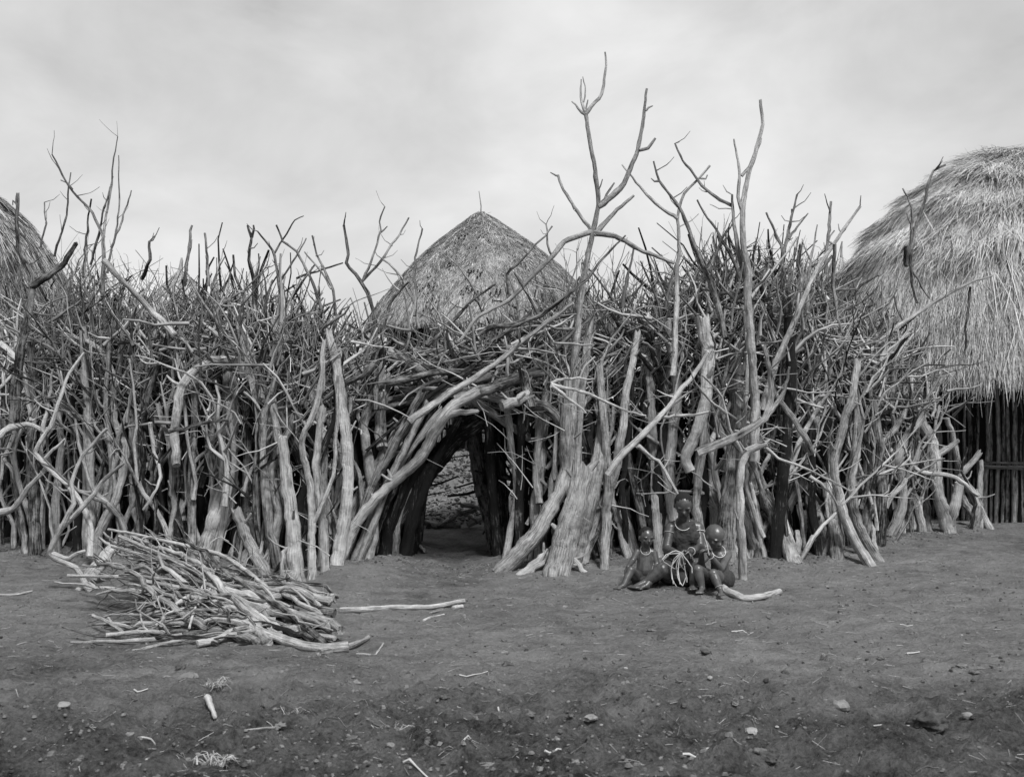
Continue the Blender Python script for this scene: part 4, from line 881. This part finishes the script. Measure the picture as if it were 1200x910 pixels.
def eyes_hair(parent, c, r, rot, hair=True):
    c = Vector(c)
    for s in (-1, 1):
        bm = bmesh.new(); ellip(bm, c + rot @ (Vector((s * .38, -1.0, -.05)) * r), (r * .10, r * .05, r * .05), rot)
        me = bpy.data.meshes.new('eye'); bm.to_mesh(me); bm.free(); me.materials.append(M['hair']); o = bpy.data.objects.new('eye', me); col.objects.link(o); o.parent = parent
    if hair:
        bm = bmesh.new(); ellip(bm, c + rot @ (Vector((0, .2, .2)) * r), (r * 1.02, r * 1.15, r * 1.1), rot)
        n = rot @ Vector((0, -.75, .66)); n2 = rot @ Vector((0, -.35, 1)).normalized()
        k = [v for v in bm.verts if (v.co - c).dot(rot @ Vector((0, -.9, 0)).normalized()) > r * .62 and (v.co - c).dot(rot @ Vector((0, 0, 1))) < r * .75 or (v.co - c).dot(rot @ Vector((0, .45, -1)).normalized()) > r * .35]
        bmesh.ops.delete(bm, geom=k, context='VERTS')
        me = bpy.data.meshes.new('hair'); bm.to_mesh(me); bm.free(); me.materials.append(M['hair'])
        for p in me.polygons: p.use_smooth = True
        a = me.attributes.new('tone', 'FLOAT', 'POINT'); o = bpy.data.objects.new('hair', me); col.objects.link(o); o.parent = parent
def hand(bm, wrist, direc, palm_n, s, side=1, curl=0.6):
    """palm and five bent fingers; direc towards the fingertips, palm_n out of the palm"""
    w = Vector(wrist); d = Vector(direc).normalized(); n = Vector(palm_n); n = (n - d * n.dot(d)).normalized(); l = d.cross(n) * side
    for k, o in enumerate((-.033, -.011, .011, .031)):
        base = w + d * .02 * s + l * o * s * .5; kn = w + d * (.085 - .004 * abs(k - 1)) * s + l * o * s
        capsule(bm, base, .013 * s, kn, .011 * s, 8)
        L = (.036, .042, .039, .030)[k] * s; d1 = (d + n * curl).normalized(); p1 = kn + d1 * L; d2 = (d * .5 + n * curl * 2).normalized(); p2 = p1 + d2 * L * .75; d3 = (-d * .1 + n).normalized()
        capsule(bm, kn, .0095 * s, p1, .0085 * s, 8); capsule(bm, p1, .0085 * s, p2, .0075 * s, 8); capsule(bm, p2, .0075 * s, p2 + d3 * L * .45, .0065 * s, 8)
    t0 = w + d * .025 * s - l * .025 * s; t1 = t0 + (d * .7 - l * .8 + n * .4).normalized() * .04 * s; t2 = t1 + (d + n * .7).normalized() * .032 * s
    capsule(bm, w + d * .01 * s, .013 * s, t0, .012 * s, 8); capsule(bm, t0, .012 * s, t1, .010 * s, 8); capsule(bm, t1, .010 * s, t2, .008 * s, 8)
def foot(bm, ankle, direc, s):
    a = Vector(ankle); d = Vector(direc); d.z = 0; d.normalize(); l = Vector((-d.y, d.x, 0)); g = a.z - .045 * s
    capsule(bm, a, .032 * s, Vector((a.x, a.y, g + .028 * s)) - d * .03 * s, .028 * s, 10)
    capsule(bm, a, .030 * s, Vector((a.x, a.y, g + .02 * s)) + d * .10 * s, .022 * s, 10)
    for k, o in enumerate((-.028, -.012, .003, .017, .030)):
        b = Vector((a.x, a.y, g + .016 * s)) + d * (.09 * s) + l * o * s; capsule(bm, b, .016 * s, b + d * (.055 - .006 * k) * s, (.013, .010, .010, .009, .009)[k] * s, 8)
def ring_part(name, parent, c, r, axis, rad, m, squash=1.0, tone=.5):
    rad = rad * .52
    q = Vector(axis).to_track_quat('Z', 'Y'); P = []
    for j in range(19):
        t = j / 18 * 2 * math.pi; P.append(np.array(Vector(c) + q @ Vector((r * math.cos(t), r * squash * math.sin(t), 0))))
    mb = MB(); tube(mb, P, rad, rad, 6, 1, knob=.05, tone=tone, pts_are_final=True); mb.build(name, m, parent)

def limb(bm, pts, rr):
    for i in range(len(pts) - 1): capsule(bm, pts[i], rr[i], pts[i + 1], rr[i + 1])

def woman():
    org = (at(800, 688, 8.9)[0], 8.95, 0.0); t = empty('person', org)
    tag(t, 'woman with cropped hair seated on the ground between two children, working pale bark strips', 'person')
    w = lambda px, py, Y: W(px, py, Y, org)
    bm = bmesh.new(); hc = w(801, 591, 8.88); rot = head(bm, hc, .074, R(28), R(-6))
    capsule(bm, w(801, 600, 8.93), .046, w(802, 613, 8.97), .052)
    torso = [(w(802, 617, 8.98), .082, w(789, 618, 8.97), .055), (w(802, 617, 8.98), .082, w(816, 618, 8.97), .055), (w(802, 622, 8.97), .100, w(802, 640, 8.99), .098), (w(797, 628, 8.96), .085, w(808, 628, 8.96), .085),
             (w(802, 640, 8.99), .098, w(801, 658, 9.02), .108), (w(793, 668, 9.02), .115, w(810, 668, 9.02), .115)]
    for a in torso: capsule(bm, *a)
    # arms (screen left, screen right)
    Ls, Le, Lw = w(786, 618, 8.96), w(781, 643, 8.88), w(794, 648, 8.70)
    Rs, Re, Rw = w(818, 618, 8.96), w(821, 641, 8.88), w(809, 646, 8.70)
    limb(bm, [Ls, (Ls + Le) / 2, Le], [.048, .040, .034]); limb(bm, [Le, (Le + Lw) / 2, Lw], [.036, .032, .023])
    limb(bm, [Rs, (Rs + Re) / 2, Re], [.048, .040, .034]); limb(bm, [Re, (Re + Rw) / 2, Rw], [.036, .032, .023])
    hand(bm, Lw, (.8, -.3, .1), (0, -.4, -1), .95, 1, .7); hand(bm, Rw, (-.8, -.3, .05), (0, -.4, -1), .95, -1, .7)
    # legs
    Lh, Lk, La = w(790, 672, 8.98), w(776, 668, 8.62), w(757, 683, 8.62)
    Rh, Rk, Ra = w(811, 672, 8.98), w(817, 662, 8.66), w(812, 686, 8.58)
    Lk.z = max(Lk.z, .16); La.z = .06; Ra.z = .065
    limb(bm, [Lh, (Lh + Lk) / 2, Lk], [.092, .080, .060]); limb(bm, [Lk, Lk * .65 + La * .35, La], [.056, .052, .032])
    limb(bm, [Rh, (Rh + Rk) / 2, Rk], [.092, .080, .060]); limb(bm, [Rk, Rk * .65 + Ra * .35, Ra], [.056, .052, .032])
    foot(bm, La, (-.9, -.5, 0), 1.0); foot(bm, Ra, (-.1, -1, 0), 1.0)
    remeshed('body', bm, M['skin'], t, .0055, 5, .55)
    eyes_hair(t, hc, .074, rot)
    # hide wrap over the torso and lap
    bm = bmesh.new()
    for (a, ra, b, rb) in torso[2:]: capsule(bm, a, ra + .014, b, rb + .014)
    capsule(bm, Lh, .108, (Lh * .45 + Lk * .55), .094); capsule(bm, Rh, .108, (Rh * .45 + Rk * .55), .094)
    capsule(bm, w(801, 676, 8.90), .09, w(801, 678, 8.72), .06)
    remeshed('hide_wrap', bm, M['hide'], t, .007, 5, .5, .010)
    ring_part('necklace', t, w(800, 613, 8.905), .062, (0, -.75, .75), .0055, M['bead'], 1.15, .9)
    ring_part('armlet', t, w(819.3, 623.5, 8.94), .050, Re - Rs, .008, M['bead'], 1, .9)
    ring_part('armlet', t, w(785, 625, 8.94), .049, Le - Ls, .006, M['bead'], 1, .4)
    ring_part('bracelet', t, Rw * .9 + Re * .1, .031, Rw - Re, .006, M['bead'], 1, .8)
    return org
woman()

def infant():
    org = (at(757, 686, 8.8)[0], 8.85, 0.0); t = empty('person', org)
    tag(t, 'infant with a bead necklace seated on the ground at the woman\'s left in the picture', 'person')
    w = lambda px, py, Y: W(px, py, Y, org)
    bm = bmesh.new(); hc = w(757.5, 628.5, 8.83); rot = head(bm, hc, .060, R(8), R(14))
    capsule(bm, w(756, 638, 8.86), .030, w(756, 644, 8.87), .034)
    tor = [(w(749, 647, 8.87), .034, w(764, 647, 8.87), .034), (w(756, 650, 8.87), .060, w(756, 668, 8.85), .074), (w(750, 678, 8.88), .060, w(762, 678, 8.88), .060)]
    for a in tor: capsule(bm, *a)
    S1, E1, H1 = w(747, 646, 8.87), w(741, 657, 8.84), w(736, 664, 8.74)
    S2, E2, H2 = w(766, 647, 8.87), w(770, 661, 8.84), w(766, 674, 8.74)
    limb(bm, [S1, E1, H1], [.029, .024, .017]); limb(bm, [S2, E2, H2], [.029, .024, .017])
    hand(bm, H1, (-.3, -.6, -.6), (0, -.3, -1), .55, 1, .4); hand(bm, H2, (-.3, -.6, -.5), (-.4, -.3, -1), .55, -1, .4)
    P1, K1, A1 = w(749, 679, 8.86), w(739, 668, 8.66), w(731, 682, 8.60); P2, K2, A2 = w(763, 679, 8.86), w(768, 674, 8.66), w(757, 684, 8.58)
    for a in (A1, A2): a.z = .04
    limb(bm, [P1, K1], [.048, .037]); limb(bm, [K1, A1], [.036, .023]); limb(bm, [P2, K2], [.048, .037]); limb(bm, [K2, A2], [.036, .023])
    foot(bm, A1, (-.8, -.6, 0), .60); foot(bm, A2, (-.9, -.5, 0), .60)
    remeshed('body', bm, M['skin'], t, .0045, 4, .62); eyes_hair(t, hc, .060, rot)
    bm = bmesh.new(); capsule(bm, w(750, 678, 8.88), .071, w(762, 678, 8.88), .071); capsule(bm, w(756, 681, 8.82), .055, w(756, 683, 8.72), .035)
    capsule(bm, P1, .058, P1 * .6 + K1 * .4, .052); capsule(bm, P2, .058, P2 * .6 + K2 * .4, .052)
    remeshed('hide_apron', bm, M['hide'], t, .006, 4, .5, .007)
    ring_part('necklace', t, w(756.5, 644, 8.83), .040, (0, -.7, .7), .0045, M['bead'], 1.2, .9)
infant()

def child():
    org = (at(842, 690, 8.7)[0], 8.75, 0.0); t = empty('person', org)
    tag(t, 'small shaven child with a white necklace crouched on a log, knees forward, looking down', 'person')
    w = lambda px, py, Y: W(px, py, Y, org)
    bm = bmesh.new(); hc = w(838, 628, 8.66); rot = head(bm, hc, .074, R(26), R(24), 0)
    capsule(bm, w(841, 638, 8.70), .034, w(843, 645, 8.72), .040)
    tor = [(w(833, 648, 8.71), .040, w(852, 649, 8.72), .040), (w(843, 652, 8.73), .068, w(844, 668, 8.75), .074), (w(838, 678, 8.76), .068, w(850, 678, 8.76), .068)]
    for a in tor: capsule(bm, *a)
    S1, E1, H1 = w(831, 648, 8.70), w(822, 658, 8.60), w(822, 647, 8.50); S2, E2, H2 = w(853, 650, 8.71), w(845, 666, 8.56), w(831, 649, 8.46)
    limb(bm, [S1, E1, H1], [.034, .028, .019]); limb(bm, [S2, (S2 + E2) / 2, E2], [.035, .031, .027]); limb(bm, [E2, H2], [.028, .019])
    hand(bm, H1, (.5, -.3, .6), (.6, -.2, 0), .62, 1, .8); hand(bm, H2, (-.5, -.3, .6), (-.6, -.2, 0), .62, -1, .8)
    P1, K1, A1 = w(836, 680, 8.72), w(818, 667, 8.46), w(823, 691, 8.44); P2, K2, A2 = w(848, 681, 8.72), w(836, 672, 8.42), w(844, 694, 8.36)
    for a in (A1, A2): a.z = .045
    limb(bm, [P1, (P1 + K1) / 2, K1], [.056, .050, .040]); limb(bm, [K1, K1 * .6 + A1 * .4, A1], [.038, .036, .023]); limb(bm, [P2, (P2 + K2) / 2, K2], [.056, .050, .040]); limb(bm, [K2, K2 * .6 + A2 * .4, A2], [.038, .036, .023])
    foot(bm, A1, (-.45, -1, 0), .72); foot(bm, A2, (-.1, -1, 0), .72)
    remeshed('body', bm, M['skin'], t, .005, 4, .85)
    eyes_hair(t, hc, .074, rot, hair=False)
    bm = bmesh.new(); capsule(bm, w(838, 678, 8.76), .080, w(850, 678, 8.76), .080); capsule(bm, P1, .066, P1 * .55 + K1 * .45, .060); capsule(bm, P2, .066, P2 * .55 + K2 * .45, .060)
    remeshed('hide_apron', bm, M['hide'], t, .006, 4, .5, .007)
    ring_part('necklace', t, w(842, 645, 8.66), .056, (.1, -.75, .65), .006, M['bead'], 1.1, .95)
    ring_part('bracelet', t, H2 * .85 + E2 * .15, .025, H2 - E2, .005, M['bead'], 1, .9)
    ring_part('anklet', t, A2 * .8 + K2 * .2, .030, A2 - K2, .004, M['bead'], 1, .6)
    # the piece of wood the child sits on
    log('short log used as a seat under the crouching child', [at(834, 690, 8.80), at(850, 691, 8.80), at(862, 692, 8.82)], .07, .06, .35, name='seat_log')
    # thin stick in the hand
    mb = MB(); tube(mb, [Vector(at(831, 650, 8.42)), Vector(at(828, 636, 8.42)), Vector(at(824, 624, 8.44))], .004, .003, 6, .05, tone=.9)
    tag(mb.build('thin_stick', M['twig'], loc=tuple(at(831, 650, 8.42))), 'thin pale stick held up in the crouching child\'s hand', 'stick')
child()

def strips():
    t = empty('bark_strip_bundle', tuple(at(798, 648, 8.6)))
    tag(t, 'bundle of pale bark strips hanging in loops from the woman\'s hands', 'bark strips')
    o = Vector(at(798, 648, 8.6))
    for (a, b, c, d) in (((797,648),(784,648),(777,656),(784,662)), ((798,648),(788,662),(787,678),(793,687)), ((798,648),(793,664),(796,680),(800,686)), ((798,649),(802,662),(804,676),(800,686)), ((799,648),(805,656),(810,664),(811,671)),
                         ((798,647),(792,645),(780,650),(776,655)), ((798,649),(797,660),(803,668),(805,682)), ((797,648),(790,655),(786,668),(789,684)), ((798,648),(796,656),(795,668),(797,684)), ((784,662),(790,666),(797,664),(803,660))):
        mb = MB(); Y = 8.52 + random.uniform(-.05, .05); P = [np.array(Vector(at(p[0], p[1], Y - (.06 if i == 3 else 0))) - o) for i, p in enumerate((a, b, c, d))]
        tube(mb, P, .0048, .0035, 5, .03, wob=.006, tone=random.uniform(.3, .9)); mb.build('strip', M['strip'], t)
strips()

# ------------------------------------------------------------------ things scattered on the soil
def rock(lab, px, py, wpx, m, tone, flat=.6, name='stone', group=None, sub=2, cat='stone', rough=.25):
    Y = groundY(py); x = (px - HX) / FPX * Y; r = wpx / FPX * Y / 2; z = gz(x, Y)
    bm = bmesh.new(); bmesh.ops.create_icosphere(bm, subdivisions=sub, radius=1); s = random.uniform(0, 99)
    ax = random.uniform(.8, 1.2)
    for v in bm.verts:
        n = mnoise.noise(v.co * 1.3 + Vector((s, s, s))) * rough * 1.6 + mnoise.noise(v.co * 3.7 + Vector((s, 0, s))) * rough
        v.co = v.co * (1 + n); v.co = Vector((v.co.x * r * ax, v.co.y * r, v.co.z * r * flat))
    me = bpy.data.meshes.new(name); bm.to_mesh(me); bm.free(); me.materials.append(m)
    a = me.attributes.new('tone', 'FLOAT', 'POINT'); a.data.foreach_set('value', np.full(len(me.vertices), tone, np.float32))
    for p in me.polygons: p.use_smooth = sub > 2
    o = bpy.data.objects.new(name, me); col.objects.link(o); o.location = (x, Y, z + r * flat * .25); o.rotation_euler = (random.uniform(-.2, .2), random.uniform(-.2, .2), random.uniform(0, 6))
    return tag(o, lab, cat, group)
rock('bright white pebble in the near foreground, right of centre', 880, 855, 15, M['stone'], .75, .6)
rock('pale wedge-shaped stone in the right foreground', 984, 833, 24, M['stone'], .35, .6)
rock('big rough clod of earth in the right foreground', 1086, 851, 38, M['clod'], .1, .6, 'soil_clod', cat='clod', sub=4, rough=.45)
rock('small pale stone just right of the big rough clod', 1133, 848, 12, M['stone'], .5, .7)
rock('white pebble at the right middle distance', 832, 799, 7, M['stone'], .7, .7)
rock('white pebble by the left foot of the brush pile', 92, 691, 8, M['stone'], .9, .6)
rock('pale flat stone near the left edge', 75, 838, 14, M['stone'], .6, .5)
rock('pale flattened stone above the rag, left foreground', 222, 802, 22, M['stone'], .3, .5)
rock('dark clod at the right foreground edge of the hollow', 905, 883, 22, M['clod'], .1, .6, 'soil_clod', cat='clod', sub=4, rough=.45)
rock('pale lump of husk at centre foreground', 692, 849, 16, M['stone'], .5, .5)
rock('flat pale husk beside the lump at centre foreground', 708, 857, 16, M['stone'], .6, .3)
for k in range(90):
    py = 640 + 280 * random.random() ** .8; px = random.uniform(0, 1200)
    if 470 > px > 60 and py < 770: continue
    if py < 700 and 430 < px: py += 40
    rock('small clod of earth scattered over the yard', px, py, random.uniform(4, 11) * (py - 460) / 300, M['clod'], random.uniform(.1, .9), random.uniform(.35, .6), 'soil_clod', 'small clods scattered over the yard', 3, 'clod', rough=.5)
for k in range(22):
    py = 650 + 250 * random.random(); px = random.uniform(0, 1200)
    if 470 > px > 60 and py < 780: continue
    rock('tiny pale pebble scattered over the yard', px, py, random.uniform(2.5, 5) * (py - 440) / 300, M['stone'], random.uniform(.4, 1), .6, 'pebble', 'tiny pale pebbles scattered over the yard', 1, 'pebble')
# stray straws and twigs, each on its own
def straw(px, py, ang, Lpx, w, tone, lab, group, bend=.15, name='straw'):
    Y = groundY(py); x = (px - HX) / FPX * Y; L = Lpx / FPX * Y
    P = []
    c, s = math.cos(ang), math.sin(ang)
    for i in range(5):
        u = i / 4 - .5; xx = x + c * L * u - s * L * bend * (u * u - .25); yy = Y + s * L * u + c * L * bend * (u * u - .25); P.append([xx, yy, gz(xx, yy) + w * .9 + random.uniform(0, .006)])
    mb = MB(); tube(mb, np.array(P), w, w * .6, 5, 1, knob=.1, tone=tone, pts_are_final=True)
    return tag(mb.build(name, M['twig'], loc=tuple(P[0])), lab, 'straw' if name == 'straw' else 'stick', group)
for (px, py, a, L, w, lab) in ((586,828,-1.3,24,.006,'bright straight straw at the centre foreground'),(172,866,.7,20,.006,'bright straw slanting in the left foreground'),(165,812,.5,16,.005,'pair-like pale straw at left middle ground'),(555,795,.2,34,.004,'long faint straw left of centre'),
    (648,890,.5,22,.006,'pale straw slanting near the bottom centre'),(1062,734,.3,18,.004,'pale straw crossing at the far right'),(1045,856,-.4,40,.004,'bent root fibre beside the big rough clod'),(870,741,.05,26,.005,'broken pale reed below the hooked post'),(815,878,0,30,.007,'pale flat reed at the bottom right of centre'),(1070,765,.1,16,.007,'short pale chip at the right'),(545,862,.8,18,.006,'pale stem bit near the bottom centre'),(488,905,-.4,34,.006,'bent pale root at the bottom left of centre')):
    straw(px, py, a, L, w, .9, lab, None)
for k in range(95):
    py = 640 + 265 * random.random(); px = random.uniform(0, 1200)
    if 460 > px > 70 and py < 770: continue
    if py < 690 and px > 440: py += 50
    straw(px, py, random.gauss(0, .6), random.uniform(8, 26), random.choice([.0012, .0018, .0026]), random.uniform(.1, .7), 'small dry straw lying on the trodden yard', 'small dry straws on the yard', random.uniform(-.2, .2))
litter = MB()
for k in range(2600):
    if k < 1700:
        Y = random.uniform(3.9, 10.5); x = random.uniform(-.5, .5) * Y * 1.02
    else:
        x = random.uniform(-5.5, 5); Y = front(x) - abs(random.gauss(0, .35)) + .1
    a = random.gauss(0, 1); L = random.uniform(.015, .07); zz = gz(x, Y) + .003
    tube(litter, [(x, Y, zz), (x + math.cos(a) * L, Y + math.sin(a) * L, gz(x + math.cos(a) * L, Y + math.sin(a) * L) + .004)], .0018, .0012, 3, 1, tone=random.uniform(.1, .85))
tag(litter.build('chaff', M['twig']), 'fine chaff and crumbs of wood strewn over the soil', 'chaff', kind='stuff')
cr_ = MB()
def crumb(x, y, r, tone):
    z = gz(x, y); n = 6; a = np.arange(n) / n * 6.283 + random.uniform(0, 6); k1 = r * rng.uniform(.6, 1.2, n); k2 = r * rng.uniform(.4, .9, n)
    A = np.stack([x + k1 * np.cos(a), y + k1 * np.sin(a), np.full(n, z - r * .2)], -1); B = np.stack([x + k2 * np.cos(a), y + k2 * np.sin(a), z + r * rng.uniform(.25, .6, n)], -1)
    c = np.array([[x + rng.normal(0, .15) * r, y, z + r * .65]] * n); j = np.arange(n); jb = (j + 1) % n
    V = np.concatenate([A, B, c + (B - c) * .08]); F = np.concatenate([np.stack([j, jb, n + jb, n + j], -1), np.stack([n + j, n + jb, 2 * n + jb, 2 * n + j], -1)])
    cr_.add(V, F, np.zeros((F.size, 2)), np.full(3 * n, tone))
for k in range(9000):
    Y = 3.7 + abs(random.gauss(0, 1.25)) if k < 4300 else random.uniform(4, 10.3); x = random.uniform(-.5, .5) * Y * 1.03
    if k < 4300 and float(vnoise(np.array([x * 1.3]), np.array([Y * 1.6]), 44)[0]) < .42: continue
    crumb(x, Y, min(.022, abs(random.gauss(0, .006)) + .003), random.uniform(-.1, .8))
for k in range(1500):
    x = random.uniform(-5.5, 5.2); Y = front(x) - abs(random.gauss(0, .22)) + .12; crumb(x, Y, random.uniform(.004, .018), random.uniform(-.1, .7))
tag(cr_.build('loose_soil', M['clod'], smooth=False), 'loose crumbs of churned soil over the yard', 'soil', kind='stuff')
# shredded husks (frayed heaps) in the left foreground
def husk(lab, px, py, wpx, n, tone=.9, tail=None):
    Y = groundY(py); x = (px - HX) / FPX * Y; r = wpx / FPX * Y / 2; g = gz(x, Y); t = empty('shredded_husk', (x, Y, g)); tag(t, lab, 'husk')
    mb = MB()
    for k in range(n):
        a = random.uniform(0, 6.28) if k % 3 else random.gauss(.4, .4); L = r * random.uniform(.2, 1.1); p = np.array([random.gauss(0, r * .25), random.gauss(0, r * .2), random.uniform(0.004, r * .22)])
        e = p + np.array([math.cos(a) * L, math.sin(a) * L * .8, random.uniform(-.02, .03)]); e[2] = max(e[2], gz(x + e[0], Y + e[1]) - g + .004)
        tube(mb, [p, (p + e) / 2 + np.array([0, 0, .02]), e], random.choice([.0012, .002, .003, .005]), .0008, 5, .02, wob=.014, tone=tone + random.uniform(-.6, .1))
    mb.build('fibres', M['twig'], t)
    if tail:
        mb = MB(); P = []
        for q in tail:
            yy = groundY(q[1]); xx = (q[0] - HX) / FPX * yy; P.append((xx - x, yy - Y, gz(xx, yy) - g + .018))
        tube(mb, P, .017, .010, 8, .03, wob=.006, knob=.12, lobes=.06, tone=.8); mb.build('stalk', M['twig'], t)
husk('frayed pale husk with a thick curled stalk, left foreground', 254, 817, 34, 34, .95, [(243, 826), (247, 838), (252, 850)])
husk('whitish shredded husk at the bottom left of centre', 250, 895, 46, 70, .9)
husk('flattened grey fibre scatter, right of the curled husk', 345, 838, 60, 26, .6)
husk('straw scatter left of bottom centre', 455, 850, 60, 24, .6)
husk('grey frayed husk near the bottom centre', 540, 880, 40, 28, .35)
husk('thin fibre scatter at the centre right', 965, 770, 20, 12, .6)

# broken dung and chips trampled inside the enclosure
dg_ = MB()
for k in range(5200):
    Y = random.uniform(12.4, 17.5); x = random.uniform(-2.2, .9); a = random.uniform(0, 3.14); L = random.uniform(.02, .09); g = gz(x, Y)
    tube(dg_, [(x, Y, g + .01), (x + math.cos(a) * L, Y + math.sin(a) * L, g + .012 + random.uniform(0, .02))], random.uniform(.008, .02), .008, 4, 1, tone=random.uniform(-.4, 1.0))
tag(dg_.build('dung_litter', M['clod']), 'broken dung and chips trampled inside the enclosure beyond the gateway', 'dung', kind='stuff')
print('objects', len(bpy.data.objects), 'polys', sum(len(m.polygons) for m in bpy.data.meshes))
